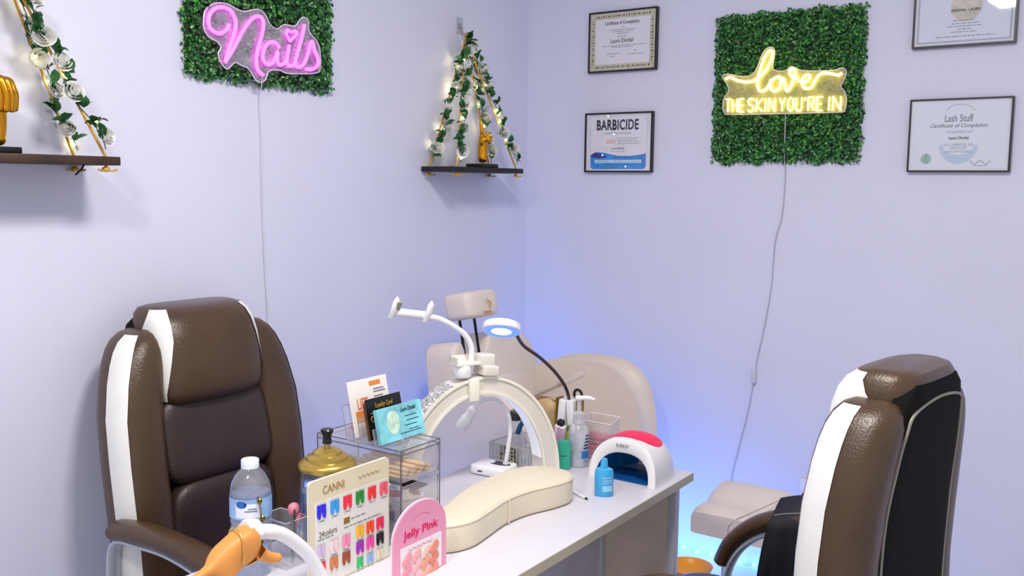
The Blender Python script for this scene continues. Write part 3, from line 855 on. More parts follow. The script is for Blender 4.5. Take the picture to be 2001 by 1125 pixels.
# black bag slung over the arm of the right-hand chair
def drape(label):
    t = thing('tote_bag', (1.46, -0.86, 0.62), label, 'bag')
    Wd, Hh = .15, .40
    def surf(u, v, side):
        # u across the bag, v from the top fold down; side +1 hangs in front of the arm
        fold = .012 * math.sin(u * 9 + v * 3) * v + .008 * math.sin(u * 17 + 1) * v
        x = 1.462 + (u - .5) * Wd * (1 + .15 * v) - .055 * v + .010 * math.sin(v * 6) * (u - .5)
        y = -.885 - side * (.040 * min(1, v * 6) + .012 * math.sin(v * 3.0) + fold * .7)
        z = .725 - Hh * v ** 1.05 + .012 * math.sin(u * 3.1) * (1 - v) + .02 * (u - .5)
        return (x, y, z)
    for side, nm in ((1, 'front_panel'), (-1, 'rear_panel')):
        rows = [[surf(i / 16, j / 18, side) for i in range(17)] for j in range(19)]
        o = MB().rings(rows, closed=False)
        ob = o.build(nm, M('bag_nylon', (16, 17, 30), .4, noise=.3, nscale=14, bump=.3, bscale=30), t, sharp=180)
        if side == 1:
            hem = M('bag_hem', (128, 134, 112), .6)
            MB().tube(spline([surf(.78 - .25 * k / 9, .10 + .9 * k / 9, 1.04) for k in range(10)], 3), .005, 6).build('edge_binding', hem, ob)
            MB().tube(spline([surf(.98 - .1 * math.sin(k / 3), .06 + .9 * k / 9, 1.04) for k in range(10)], 3), .0035, 6).build('edge_binding', hem, ob)
            MB().tube([surf(.04 + .74 * k / 7, .11, 1.06) for k in range(8)], .0016, 5).build('stitching', pipem, ob)
    mb = MB()
    for u in (0.0, 1.0):
        rows = [[surf(u, j / 18, -1 + 2 * k / 6) for k in range(7)] for j in range(19)]
        mb.rings(rows, closed=False)
    mb.build('side_gusset', M('bag_nylon'), t, sharp=180)
drape('black nylon bag slung over the arm of the right-hand chair')
# power adapter on the bag/outlet
t = thing('power_adapter', (1.2, -0.03, 0.44), 'black power adapter plugged into the wall outlet', 'adapter')
MB().rbox(1.185, 1.26, -.052, -.0115, .425, .465, .005).build('adapter_body', blackp, t)
MB().tube(spline([(1.187, -.03, .445), (1.165, -.03, .44), (1.155, -.03, .40), (1.15, -.03, .30), (1.15, -.03, .17)], 5), .002, 6).build('adapter_cord', blackp, t)
# ------------------------------------------------------------------ spa chair in the corner
cream = M('cream_vinyl', (226, 214, 204), 0.42, noise=0.03, bump=.15, bscale=300)
t = thing('spa_chair', (.5, -.55, 0), 'cream vinyl reclining spa chair with gold logo headrest in the room corner', 'chair')
# backrest: outline with a U-shaped neck notch, extruded and rounded
def rounded_prism(outline, frame, d0, d1, r, seg=4):
    """outline (ccw) extruded between d0 and d1 with edges rounded by insetting"""
    mb = MB()
    o, u, w, n = [Vector(q) for q in frame]
    k = len(outline)
    P = [Vector((p[0], p[1], 0)) for p in outline]
    nor = []
    for i in range(k):
        e = (P[(i + 1) % k] - P[i - 1]); e.normalize()
        nor.append(Vector((-e.y, e.x, 0)))
    rings = []
    for side in (0, 1):
        for s in range(seg + 1):
            a = math.pi / 2 * s / seg
            if side == 0:
                inset, d = r * (1 - math.sin(a)), d0 + r * (1 - math.cos(a))
            else:
                inset, d = r * (1 - math.cos(a)), d1 - r * (1 - math.sin(a))
            rings.append([o + u * (P[i] + nor[i] * inset).x + w * (P[i] + nor[i] * inset).y + n * d for i in range(k)])
    return mb.rings(rings)
out = [(-.236, .40), (.255, .40), (.27, .60), (.268, .80), (.25, .90), (.20, .965), (.10, .990), (.02, 1.0), (-.02, .988), (-.035, .955), (-.06, .936), (-.10, .932), (-.14, .940), (-.16, .965), (-.172, .985), (-.195, .985), (-.222, .960), (-.232, .90), (-.236, .80), (-.236, .60)]
ol = [tuple(p)[:2] for p in spline([(a, b, 0) for a, b in out], 3, True)]
tiltn = Vector((.985, 0, .17)).normalized(); tiltw = Vector((-.17, 0, .985)).normalized()
rounded_prism(ol, (Vector((.355, -.58, 0)), (0, 1, 0), tiltw, tiltn), -.06, .07, .016, 4).build('backrest', cream, t, sharp=60)
rounded_prism([(a * .62, .45 + (b - .40) * .66) for a, b in [(-.27, .42), (.27, .42), (.27, .90), (.2, 1.0), (-.2, 1.0), (-.27, .90)]], (Vector((.36, -.55, 0)), (0, 1, 0), tiltw, tiltn), .055, .085, .015, 3).build('back_inset', cream, t, sharp=60)
hr = MB().puff((.245, -.690, 1.10), (.060, .090, .046), .45, .35, 32, 16, Matrix.Rotation(-.2, 3, 'Y')).build('headrest', cream, t)
gl = M('logo_gold', (226, 170, 60), .35, .4)
mb = MB()
for k in range(3):
    mb.tube(spline([(.312, -.692 + .007 * k - .004, 1.128 - .004 * k), (.314, -.684 + .007 * k, 1.116 - .003 * k), (.314, -.685 + .006 * k, 1.100)], 5), .0014, 5)
mb.build('logo_mark', gl, hr)
mb = MB()
for k in range(5):
    mb.box(.311, .313, -.706 + .0085 * k, -.701 + .0085 * k, 1.078, 1.086)
mb.build('logo_lettering', gl, hr, False)
for y in (-.745, -.665):
    MB().tube([(.235, y, 1.07), (.262, y, .93)], .005, 8).build('headrest_post', M('post_black', (28, 28, 34), .3, .6), t)
for y, x1, zt in ((-.815, .56, .800), (-.275, .645, .838)):
    xa = .20 if y < -.5 else .27
    c = [(xa, .46), (x1, .46), (x1 + .01, .55), (x1 + .015, .66), (x1 - .01, zt - .065), (x1 - .06, zt - .012), (x1 - .13, zt), (xa + .13, zt - .003), (xa + .05, zt - .025), (xa + .005, zt - .08), (xa - .01, .6)]
    cl = [tuple(p)[:2] for p in spline([(a, b, 0) for a, b in c], 4, True)]
    rounded_prism(list(reversed(cl)), ((0, y, 0), (1, 0, 0), (0, 0, 1), (0, 1, 0)), -.068, .068, .05, 7).build('armrest', cream, t, sharp=60)
MB().puff((.545, -.545, .47), (.26, .20, .08), .3, .5, 36, 14).build('seat_cushion', cream, t)
# separate contoured foot rest on a post
t = thing('foot_rest', (1.10, -.47, 0), 'cream cushioned foot rest on a white post in front of the right-hand wall', 'foot rest')
rows = []
for j in range(9):
    y = -.60 + .265 * j / 8
    e = .012 if j in (0, 8) else 0
    top = .535 + .018 * (j / 8) - e - .014 * math.exp(-((j - 3.2) / 1.1) ** 2) + .012 * (1 / (1 + math.exp(-(j - 4.6) * 2)))
    rows.append([(1.02 + e, y, .445 + e), (1.02, y, .46), (1.02, y, top - .014), (1.034, y, top), (1.10, y, top + .002), (1.17, y, top + .002), (1.238, y, top), (1.25, y, top - .014), (1.25, y, .46), (1.25 - e, y, .445 + e)])
lr = MB().rings(rows).build('foot_cushion', cream, t, sharp=50)
MB().tube([(1.14, -.601, .452), (1.14, -.601, .50), (1.165, -.598, .528), (1.21, -.56, .552), (1.25, -.40, .560)], .0012, 5).build('seam', M('seam_grey', (150, 146, 140), .6), lr)
MB().lathe([(.05, .425), (.05, .4448)], (1.09, -.47, 0), 20).build('mount_plate', silver, t)
MB().lathe([(.017, .015), (.017, .43)], (1.09, -.47, 0), 16).build('post', white_trim, t)
MB().lathe([(.12, 0), (.12, .010), (.04, .018)], (1.09, -.47, 0), 28).build('base_plate', white_trim, t)
t = bpy.data.objects['spa_chair']
MB().rbox(.34, .86, -.70, -.40, .0, .40, .03, 4).build('base_box', M('base_white', (214, 212, 216), .5), t)

# orange bowl beside the base
t = thing('bowl', (.905, -.33, 0), 'orange bowl on a white stand beside the foot rest', 'bowl')
MB().lathe([(.03, .19), (.05, .195), (.07, .215), (.078, .232), (.075, .232), (.065, .215), (.04, .20)], (.905, -.33, 0), 24, cap1=True).build('bowl_body', M('orange_glaze', (250, 165, 20), .35), t)
MB().lathe([(.075, 0), (.075, .012), (.02, .02), (.02, .18), (.045, .19)], (.905, -.33, 0), 20).build('stand', white_trim, t)

# ------------------------------------------------------------------ manicure desk
lam = M('desk_laminate', (218, 215, 223), 0.38, noise=0.02)
edgem = M('desk_edge', (196, 188, 166), 0.45, noise=.05)
inner = M('desk_inner_warm_lit', (234, 218, 196), .5)  # warm light on the shaded end panels is put into their colour
DX0, DX1, DY0, DY1, DZ = .63, 1.15, -2.34, -.893, .74
t = thing('manicure_desk', (.89, -1.6, 0), 'long white laminate manicure desk with panel legs', 'desk')
tp = MB().rbox(DX0, DX1, DY0, DY1, DZ - .024, DZ, .0015, 2).build('desk_top', lam, t)
MB().box(DX1, DX1 + .0012, DY0 + .001, DY1 - .001, DZ - .023, DZ - .001).build('edge_band', edgem, tp, False)
for y in (-.945, -2.30):
    MB().rbox(.66, 1.108, y - .009, y + .009, 0.0, DZ - .0245, .001, 1).build('end_panel', inner, t)
    MB().rbox(1.109, 1.130, y - .013, y + .013, 0.0, DZ - .0245, .002, 2).build('leg_post', M('post_grey', (205, 205, 216), .4), t)
MB().rbox(.90, .914, -2.288, -.957, .12, DZ - .0245, .001, 1).build('modesty_panel', M('panel_grey', (224, 222, 236), .5), t)
MB().rbox(.895, .920, -.975, -.956, .12, DZ - .0245, .001, 1).build('panel_strip', M('strip_pale', (222, 230, 232), .5), t)
# ------------------------------------------------------------------ things on the desk
TOP = DZ + .0003
wplastic = M('white_plastic', (238, 238, 240), 0.3, noise=.02, coat=.2)
clearp = CLEAR('clear_plastic', haze=.10, gloss=.3)
clear_edge = M('clear_edge', (96, 92, 104), .2, spec=.8)

# wrist cushion
padm = M('cream_leatherette', (228, 218, 192), .42, noise=.02, bump=.12, bscale=300)
out = [(.925, -1.748), (.972, -1.735), (.997, -1.68), (.990, -1.61), (.977, -1.52), (.985, -1.44), (1.008, -1.37), (1.016, -1.312), (.992, -1.268), (.935, -1.258), (.875, -1.290), (.852, -1.37), (.852, -1.47), (.868, -1.56), (.892, -1.64), (.899, -1.70), (.906, -1.737)]
ol = [tuple(p)[:2] for p in spline([(a, b, 0) for a, b in out], 4, True)]
t = thing('wrist_cushion', (.93, -1.5, TOP), 'cream kidney-shaped wrist cushion on the desk', 'cushion')
pb = rounded_prism(ol, ((0, 0, 0), (1, 0, 0), (0, 1, 0), (0, 0, 1)), TOP, .806, .011, 4).build('cushion_body', padm, t, sharp=60)
cx_, cy_ = .93, -1.5
MB().tube([(a * .995 + .93 * .005, b, .799) for a, b in ol], .0016, 6, True).build('piping', padm, pb)
MB().tube(spline([(.979, -1.517, TOP + .004), (.981, -1.517, .77), (.979, -1.517, .797), (.968, -1.518, .807)], 4), .0018, 6).build('seam', padm, pb)

# UV nail lamp
t = thing('uv_nail_lamp', (1.03, -1.0, TOP), 'white dome nail lamp with a red top and blue inside', 'nail lamp')
UX, UY0, UD, UW, UH = 1.034, -1.088, .185, .0975, .110
def uvs(u, v, k=1.0, dw=0.0, dh=None):
    dh = dw if dh is None else dh
    s = 1.0 if v < .3 else math.sqrt(max(0, 1 - ((v - .3) / .7) ** 2.2))
    s = max(s, .04)
    rise = 1.0 + .06 * math.sin(min(1, v / .5) * math.pi / 2)
    a = math.pi * u
    return Vector((UX - (UW - dw) * sgnpow(math.cos(a), .85) * s ** .6, UY0 + .018 * math.sin(a) * (1 - v) + UD * v, TOP + (UH * rise - dh) * sgnpow(math.sin(a), .8) * s))
shell = [[uvs(i / 28, j / 14) for i in range(29)] for j in range(15)]
sh = MB().rings(shell, closed=False).build('shell', M('shell_white', (236, 234, 234), .22, noise=.02, coat=.4), t, sharp=60)
rim = [[uvs(i / 28, 0, dw=d, dh=d * 1.75) + Vector((0, -e, 0)) for i in range(29)] for d, e in ((0, 0), (.003, .003), (.010, .004), (.018, .003), (.021, 0))]
for r in rim:
    for p in r: p.z = max(p.z, TOP)
MB().rings(rim, closed=False).build('front_rim', M('shell_white'), t, sharp=60)
inr = [[uvs(i / 28, j / 10 * .96, dw=.021, dh=.037) for i in range(29)] for j in range(11)]
for r in inr:
    for p in r: p.z = max(p.z, TOP)
MB().rings(inr, closed=False).build('inner_reflector', M('reflector_blue', (30, 140, 206), .22, .2, noise=.3, nscale=20), t, sharp=60)
mbx = MB()
for k in range(4):
    u = .25 + .5 * k / 3
    for v in (.25, .55):
        p = uvs(u, v, dw=.024, dh=.041)
        mbx.sphere(p, .004, 8, 5)
mbx.build('uv_diode', M('diode', (60, 70, 160), .2), t)
MB().rbox(UX - .066, UX + .066, UY0 + .012, UY0 + .12, TOP, TOP + .003, .001).build('base_tray', M('tray_blue', (20, 84, 150), .25, .2), t)
patch = []
for j in range(9):
    v = .08 + .62 * j / 8
    half = .25 * math.sqrt(max(.02, 1 - ((j - 4) / 4.15) ** 2))
    row = []
    for i in range(13):
        p = uvs(.5 + half * (-1 + i / 6), v)
        row.append(p + Vector((0, 0, .0018)))
    patch.append(row)
MB().rings(patch, closed=False).build('red_top', M('red_top', (250, 28, 86), .4, noise=.03), sh, sharp=180)
lab = text('lettering', 'SUNUV', (UX - .005, UY0 + .0115, TOP + .093), .036, .009, (math.radians(78), 0, 0), inkg, t, bold=.01)

# small blue bottle
t = thing('squeeze_bottle', (1.049, -1.206, TOP), 'small glossy sky-blue bottle in front of the dome lamp', 'bottle')
Rz = Matrix.Rotation(.55, 3, 'Z')
blu = M('bottle_blue', (62, 170, 228), .25, noise=.04, coat=.3)
MB().lathe([(.021, 0), (.0235, .003), (.0235, .058), (.021, .067), (.010, .072)], (1.049, -1.206, TOP), 24, Rz, sx=1.0, sy=.68).build('bottle_body', blu, t)
MB().lathe([(.0095, .071), (.009, .082), (.0075, .0925), (.004, .094)], (1.049, -1.206, TOP), 14).build('bottle_cap', blu, t)
mb = MB()
for z0_, z1_ in ((.046, .049), (.039, .042), (.034, .036), (.014, .028)):
    mb.rings([[Rz @ Vector((.0238 * math.cos(a), .0238 * .68 * math.sin(a), z)) + Vector((1.049, -1.206, TOP)) for a in np.linspace(-1.75, -.6, 8)] for z in (z0_, z1_)], closed=False)
mb.build('printed_label', M('label_pale', (150, 208, 238), .4), t, sharp=180)

# half-moon desk lamp
AB = Vector((.665, -1.52, 0)); AD = Vector((.40939, .91236, 0)); AN = Vector((.91236, -.40939, 0))
def ap(s, z, n=0.0): return AB + AD * s + AN * n + Vector((0, 0, z))
t = thing('half_moon_lamp', tuple(AB + AD * .215 + Vector((0, 0, TOP))), 'white half-moon arch lamp with glitter trim standing on the desk', 'lamp')
SC = .215
def arch(ang, rw, rh): return SC - rw * math.cos(ang), TOP + rh * math.sin(ang)
N = 40
def arch_strip(pr, n0, n1, a0=0.0, a1=math.pi):
    rings = []
    for k in range(N + 1):
        a = a0 + (a1 - a0) * k / N
        (so, zo), (si, zi) = arch(a, *pr[0]), arch(a, *pr[1])
        rings.append([ap(so, zo, n0), ap(so, zo, n1), ap(si, zi, n1), ap(si, zi, n0)])
    return MB().rings(rings)
lampw = M('lamp_white', (228, 222, 212), .35, noise=.02)
arch_strip(((.235, .282), (.186, .240)), -.042, .012).build('arch_body', lampw, t, sharp=30)
arch_strip(((.236, .283), (.228, .276)), .0122, .016).build('edge_trim', M('trim_cream', (244, 240, 226), .3), t, sharp=30)
arch_strip(((.193, .246), (.186, .239)), .0122, .0155).build('edge_trim', M('trim_cream'), t, sharp=30)
arch_strip(((.1865, .2405), (.1838, .238)), -.034, .007, .25, math.pi - .2).build('led_strip', M('led_diffuser', (240, 242, 250), .3, emit=(.9, .95, 1), estr=.25), t, sharp=30)
# glitter: little facets on the outer side of the left half
rd = random.Random(5)
gv = MB()
for i in range(1900):
    a = rd.uniform(.05, 1.22)
    s, z = arch(a, .2362, .2835)
    n = rd.uniform(-.041, .0115)
    c = ap(s, z, n)
    rr = rd.uniform(.0018, .0034)
    d = Vector((rd.uniform(-1, 1), rd.uniform(-1, 1), rd.uniform(-1, 1))).normalized()
    e = d.cross(Vector((.3, .5, .8))).normalized(); g_ = d.cross(e)
    gv.add([c + e * rr, c + g_ * rr, c - e * rr, c - g_ * rr], [(0, 1, 2, 3)])
me = bpy.data.meshes.new('glitter_trim'); me.from_pydata([tuple(Vector(p) - ORG[t]) for p in gv.v], [], gv.f); me.update()
go = finish('glitter_trim', me, M('glitter_silver', (240, 240, 246), .25, .35, noise=.35, nscale=300), t, False); go['kind'] = 'stuff'
for s in (-.0, .43):
    MB().rbox(-.032, .032, -.03, .03, 0, .006, .002, mat=Matrix.Translation(ap(s if s > .1 else .005, TOP, -.005)) @ Matrix.Rotation(math.atan2(AD.y, AD.x), 4, 'Z')).build('foot', lampw, t)

# phone holder clamped on the arch
t = thing('phone_holder', tuple(ap(.175, 1.03)), 'white gooseneck phone holder clamped on the arch lamp', 'phone holder')
F4 = Matrix.Translation(ap(.17, 1.022, -.005)) @ Matrix.Rotation(math.atan2(AD.y, AD.x), 4, 'Z')
MB().lathe([(.021, .0), (.024, .004), (.024, .028), (.02, .034)], tuple(ap(.165, 1.024, -.004)), 22).build('clamp_knob', wplastic, t)
F4 = Matrix.Translation(ap(.185, 1.066, -.004)) @ Matrix.Rotation(math.atan2(AD.y, AD.x), 4, 'Z')
mb = MB().box(-.045, .022, -.022, .022, -.0105, -.006, F4).box(-.045, -.041, -.022, .022, -.006, .010, F4).box(-.045, .022, .018, .022, -.006, .010, F4)
mb.build('clamp_bracket', M('trim_cream'), t, False)
MB().rbox(.022, .062, -.024, .022, -.020, .012, .003, mat=F4).build('clamp_jaw', lampw, t)
MB().rbox(.030, .075, -.030, .028, -.042, -.016, .004, mat=Matrix.Translation(ap(.185, 1.072, -.004)) @ Matrix.Rotation(math.atan2(AD.y, AD.x), 4, 'Z') @ Matrix.Rotation(.12, 4, 'Y')).build('clamp_jaw', lampw, t)
F5 = Matrix.Translation(ap(.185, 1.0, .0)) @ Matrix.Rotation(math.atan2(AD.y, AD.x), 4, 'Z')
MB().rbox(-.014, .012, -.030, -.0165, -.034, .022, .002, mat=F5).build('clamp_plate', M('trim_cream'), t)
goose = spline([ap(.186, 1.052), ap(.190, 1.085), ap(.184, 1.110), ap(.165, 1.135), ap(.128, 1.160), ap(.095, 1.176), ap(.068, 1.182)], 6)
MB().tube(goose, .0075, 10).build('gooseneck', wplastic, t)
a0, a1 = ap(.072, 1.184), ap(-.028, 1.200)
MB().tube([a0, a1], .010, 10, flat=(1, .7)).build('holder_bar', wplastic, t)
for s_, z_ in ((.066, 1.186), (-.024, 1.201)):
    MB().tube(spline([ap(s_ - .004, z_ - .014, .0), ap(s_, z_ + .004, .008), ap(s_ + .004, z_ + .020, .010), ap(s_ + .012, z_ + .026, .006)], 4), [.008] * 12 + [.006], 8, flat=(.7, 1.5)).build('holder_grip', wplastic, t)
MB().tube([ap(-.018, 1.206, .010), ap(-.012, 1.222, .014)], .007, 8, flat=(.4, 1.2)).build('grip_pad', M('pad_olive', (140, 140, 110), .7), t)

# small gooseneck nail lamp
t = thing('gooseneck_lamp', (.725, -1.225, TOP), 'small white gooseneck curing lamp on a square base', 'lamp')
R6 = Matrix.Translation((.725, -1.222, TOP)) @ Matrix.Rotation(.08, 4, 'Z')
MB().rbox(-.052, .052, -.040, .040, 0, .027, .009, 4, mat=R6).build('lamp_base', wplastic, t)
MB().lathe([(.031, 0), (.031, .0012)], tuple(R6 @ Vector((.012, .008, .0265))), 24, sx=1.1, sy=.55).build('control_panel', M('panel_dark', (40, 34, 34), .3), t)
MB().lathe([(.0095, 0), (.0095, .0018)], tuple(R6 @ Vector((-.010, .006, .0272))), 18).build('power_button', wplastic, t)
MB().lathe([(.009, 0), (.008, .004)], tuple(R6 @ Vector((.030, .012, .0270))), 18).build('neck_socket', wplastic, t)
MB().box(-.026, -.012, -.0405, -.0395, .011, .0145, R6).build('charging_port', M('port_black', (30, 30, 34), .4), t, False)
MB().tube(spline([(.755, -1.210, TOP + .029), (.762, -1.210, .815), (.768, -1.210, .86), (.760, -1.210, .905), (.728, -1.212, .936), (.690, -1.214, .934), (.662, -1.216, .916), (.645, -1.216, .894)], 6), .0056, 8).build('gooseneck', wplastic, t)
d6 = Vector((-.046, -.004, -.064)).normalized()
q6 = d6.to_track_quat('Z', 'Y').to_matrix()
MB().lathe([(.008, -.006), (.0135, .0), (.0135, .030), (.0165, .034), (.0165, .066), (.014, .068)], (.652, -1.216, .902), 20, q6).build('lamp_head', wplastic, t)

# ring lamp on a dark gooseneck, clipped behind the sanitizer
t = thing('ring_lamp', (.80, -.965, TOP), 'white ring lamp with blue underside on a dark gooseneck', 'lamp')
cR = Vector((.79, -1.285, 1.142))
nR = Vector((.22, -.42, -.88)).normalized()
qR = nR.to_track_quat('Z', 'Y').to_matrix()
MB().lathe([(.028, -.012), (.045, -.012), (.049, -.008), (.049, .006), (.047, .008)], tuple(cR), 36, qR, cap0=True, cap1=False).build('lamp_shell', wplastic, t)
MB().lathe([(.047, .008), (.037, .0095), (.026, .0085)], tuple(cR), 36, qR, False, False).build('light_ring', M('ring_blue', (110, 150, 240), .3, emit=(.20, .38, 1.0), estr=.55), t)
MB().lathe([(.026, .0085), (.020, .0095), (.001, .010)], tuple(cR), 36, qR, False, True).build('lens', M('lens_white', (250, 250, 255), .1, emit=(1, 1, 1), estr=1.2), t)
MB().tube(spline([cR + Vector((.012, .050, -.022)), (.795, -1.19, 1.085), (.80, -1.12, 1.045), (.805, -1.05, .995), (.805, -.995, .945), (.803, -.968, .90)], 6), .0048, 8).build('gooseneck', M('neck_dark', (74, 64, 62), .3, .5), t)
MB().rbox(.776, .830, -.982, -.950, TOP, .800, .003).build('clip_base', M('brass_holder', (150, 118, 34), .35, .6, noise=.4, nscale=40), t)
for dx, m_ in ((-.020, wplastic), (.020, wplastic)):
    MB().rbox(.803 + dx - .011, .803 + dx + .011, -.990, -.946, .796, .905, .003, mat=Matrix.Translation((.803, 0, .8)) @ Matrix.Rotation(-dx * 4, 4, 'Y') @ Matrix.Translation((-.803, 0, -.8))).build('clip_jaw', m_, t)
for dx in (-.033, .034):
    MB().rbox(.803 + dx - .003, .803 + dx + .003, -.985, -.950, .80, .908, .001).build('clip_spring', M('brass_holder'), t)
MB().tube([(.826 + .012 * math.cos(a), -.962, .922 + .012 * math.sin(a)) for a in np.linspace(0, 2 * math.pi, 17)[:-1]], .0042, 8, True).build('clip_ring', M('clip_black', (40, 36, 20), .4, .4, noise=.5, nscale=90), t)

# pump bottle of hand sanitizer
t = thing('pump_bottle', (.868, -1.025, TOP), 'clear pump bottle of hand sanitizer', 'bottle')
c7 = (.868, -1.025, TOP)
MB().lathe([(.026, 0), (.0285, .004), (.0285, .094), (.025, .108), (.013, .118), (.012, .126)], c7, 28, cap1=False).build('bottle_body', CLEAR('bottle_clear', haze=.36, gloss=.35, hazecol=(240, 243, 252)), t)
MB().lathe([(.0255, .004), (.0258, .090), (.022, .092)], c7, 24).build('sanitizer_gel', CLEAR('gel', (240, 244, 252), haze=.3, gloss=.1, hazecol=(226, 232, 248)), t)
MB().lathe([(.016, .118), (.017, .120), (.017, .145), (.011, .150), (.006, .152), (.006, .180)], c7, 20).build('pump_collar', CLEAR('pump_white', haze=.42, gloss=.3), t)
MB().tube(spline([(c7[0] - .008, c7[1], TOP + .186), (c7[0] + .004, c7[1], TOP + .188), (c7[0] + .024, c7[1] + .006, TOP + .190), (c7[0] + .042, c7[1] + .012, TOP + .187)], 4), [.008] * 5 + [.006] * 5 + [.004] * 3, 8).build('pump_nozzle', wplastic, t)
def wrap(c, r, a0, a1, z0_, z1_, n=8):
    return MB().rings([[(c[0] + r * math.cos(a), c[1] + r * math.sin(a), c[2] + z) for a in np.linspace(a0, a1, n)] for z in (z0_, z1_)], closed=False)
A7 = math.atan2(-.82, .56)
wrap(c7, .0288, A7 + .25, A7 + 1.25, .026, .046).build('blue_label', M('label_blue', (30, 120, 200), .4), t, sharp=180)
mb = MB()
for k in range(5):
    mb.v += []
    mb.add(*(lambda w: (w.v, w.f))(wrap(c7, .0289, A7 + .45 + .06 * k, A7 + 1.15 - .08 * (k % 2), .052 + .0085 * k, .056 + .0085 * k)))
mb.build('label_lettering', M('label_navy', (28, 30, 96), .4), t, sharp=180)
wrap(c7, .0289, A7 + .5, A7 + 1.1, .012, .022).build('label_lettering', M('label_grey', (150, 160, 180), .4), t, sharp=180)
# ------------------------------------------------------------------ clutter at the back corner of the desk
t = thing('clear_basket', (.735, -1.06, TOP), 'clear ribbed basket with leopard spots behind the curing lamp', 'basket')
bx0, bx1, by0, by1, bh = .646, .789, -1.135, -.985, .052
cb = CLEAR('basket_clear', haze=.16, gloss=.35)
mb = MB().box(bx0, bx1, by0, by0 + .002, TOP, TOP + bh).box(bx0, bx1, by1 - .002, by1, TOP, TOP + bh).box(bx0, bx0 + .002, by0 + .002, by1 - .002, TOP, TOP + bh).box(bx1 - .002, bx1, by0 + .002, by1 - .002, TOP, TOP + bh).box(bx0 + .002, bx1 - .002, by0 + .002, by1 - .002, TOP, TOP + .002)
mb.build('basket_shell', cb, t, False)
rib = M('basket_rib', (214, 212, 200), .3, spec=.7)
for i in range(13):
    x = bx0 + .004 + (bx1 - bx0 - .008) * i / 12
    MB().tube([(x, by0 - .001, TOP + .002), (x, by0 - .001, TOP + bh)], .0013, 6).build('rib', rib, t)
MB().tube([(bx0, by0, TOP + bh), (bx1, by0, TOP + bh), (bx1, by1, TOP + bh), (bx0, by1, TOP + bh)], .002, 6, True).build('basket_rim', rib, t)
sp = MB(); rd = random.Random(8)
for i in range(46):
    x, z = rd.uniform(bx0 + .035, bx0 + .095), rd.uniform(TOP + .006, TOP + bh - .004)
    r = rd.uniform(.0015, .0034)
    sp.prism([(x + r * math.cos(a) * rd.uniform(.7, 1.3), z + r * math.sin(a) * rd.uniform(.7, 1.3)) for a in np.linspace(0, 2 * math.pi, 7)[:-1]], ((0, 0, 0), (1, 0, 0), (0, 0, 1), (0, -1, 0)), -by0 + .0005, -by0 + .001)
o = sp.build('leopard_spots', M('spot_brown', (70, 54, 24), .6), t, False); o['kind'] = 'stuff'
MB().box(bx0 + .032, bx0 + .098, by0 + .0025, by0 + .004, TOP + .003, TOP + bh - .002).build('printed_card', M('card_cream', (226, 216, 184), .6), t, False)
# things in the basket
z0_ = TOP + .0023
t = thing('jar_bottle', (.672, -1.05, z0_), 'clear bottle with a dark beaded cap in the basket', 'bottle')
MB().lathe([(.018, 0), (.0195, .003), (.0195, .080), (.016, .096), (.0125, .104)], (.682, -1.06, z0_), 20).build('bottle_body', CLEAR('jar_clear', haze=.2, gloss=.3), t)
MB().lathe([(.0165, .104), (.0165, .124), (.014, .127)], (.682, -1.06, z0_), 18).build('bottle_cap', M('cap_dark', (44, 48, 34), .4), t)
for k in range(7):
    a = 2 * math.pi * k / 7
    MB().sphere((.682 + .011 * math.cos(a), -1.06 + .011 * math.sin(a), z0_ + .130), .0035, 8, 5).build('cap_bead', M('bead_olive', (150, 152, 118), .3), t)
t = thing('spray_bottle', (.735, -1.03, z0_), 'green bottle with a dark blue trigger in the basket', 'bottle')
MB().lathe([(.022, 0), (.025, .004), (.025, .050), (.018, .072), (.010, .084)], (.745, -1.035, z0_), 22).build('bottle_body', M('bottle_green', (96, 196, 138), .35, noise=.08), t)
MB().lathe([(.011, .083), (.011, .104)], (.745, -1.035, z0_), 16).build('trigger_collar', M('trigger_navy', (24, 34, 74), .35), t)
MB().tube(spline([(.742, -1.045, z0_ + .110), (.730, -1.066, z0_ + .122), (.716, -1.080, z0_ + .100), (.706, -1.084, z0_ + .072)], 5), .007, 8, flat=(1, .7)).build('trigger', M('trigger_teal', (10, 78, 122), .3), t)
# carton and tubes
t = thing('green_carton', (.845, -1.066, TOP), 'teal green carton leaning beside the arch lamp foot', 'box')
G = Matrix.Translation((.852, -1.072, TOP + .0004)) @ Matrix.Rotation(.5, 4, 'Z')
MB().rbox(-.017, .017, -.012, .012, 0, .076, .001, 1, mat=G).build('carton_body', M('carton_teal', (46, 166, 140), .5), t)
MB().box(-.014, .006, -.0125, -.0120, .036, .0375, G).build('printed_line', ink, t, False)
t = thing('pink_tube', (.79, -1.0, TOP), 'white and pink cosmetic tube with black cap behind the carton', 'tube')
T9 = Matrix.Translation((.798, -1.02, TOP + .012)) @ Matrix.Rotation(.22, 4, 'Y') @ Matrix.Rotation(.2, 4, 'X')
MB().rbox(-.014, .014, -.010, .010, 0, .100, .003, mat=T9).build('tube_body', wplastic, t)
MB().box(-.004, .0145, -.0108, -.0102, .035, .098, T9).build('pink_label', M('label_pink', (226, 176, 206), .5), t, False)
MB().rbox(-.009, .009, -.008, .008, .100, .116, .003, mat=T9).build('tube_cap', blackp, t)
t = thing('olive_bottle', (.825, -1.0, TOP), 'small olive glass bottle between the carton and the pump bottle', 'bottle')
MB().lathe([(.013, 0), (.0145, .003), (.0145, .078), (.010, .086)], (.822, -1.006, TOP), 18).build('bottle_body', M('olive_glass', (150, 146, 60), .2, noise=.15), t)
MB().lathe([(.0085, .086), (.0085, .100)], (.822, -1.006, TOP), 14).build('bottle_cap', M('olive_cap', (120, 116, 50), .3), t)
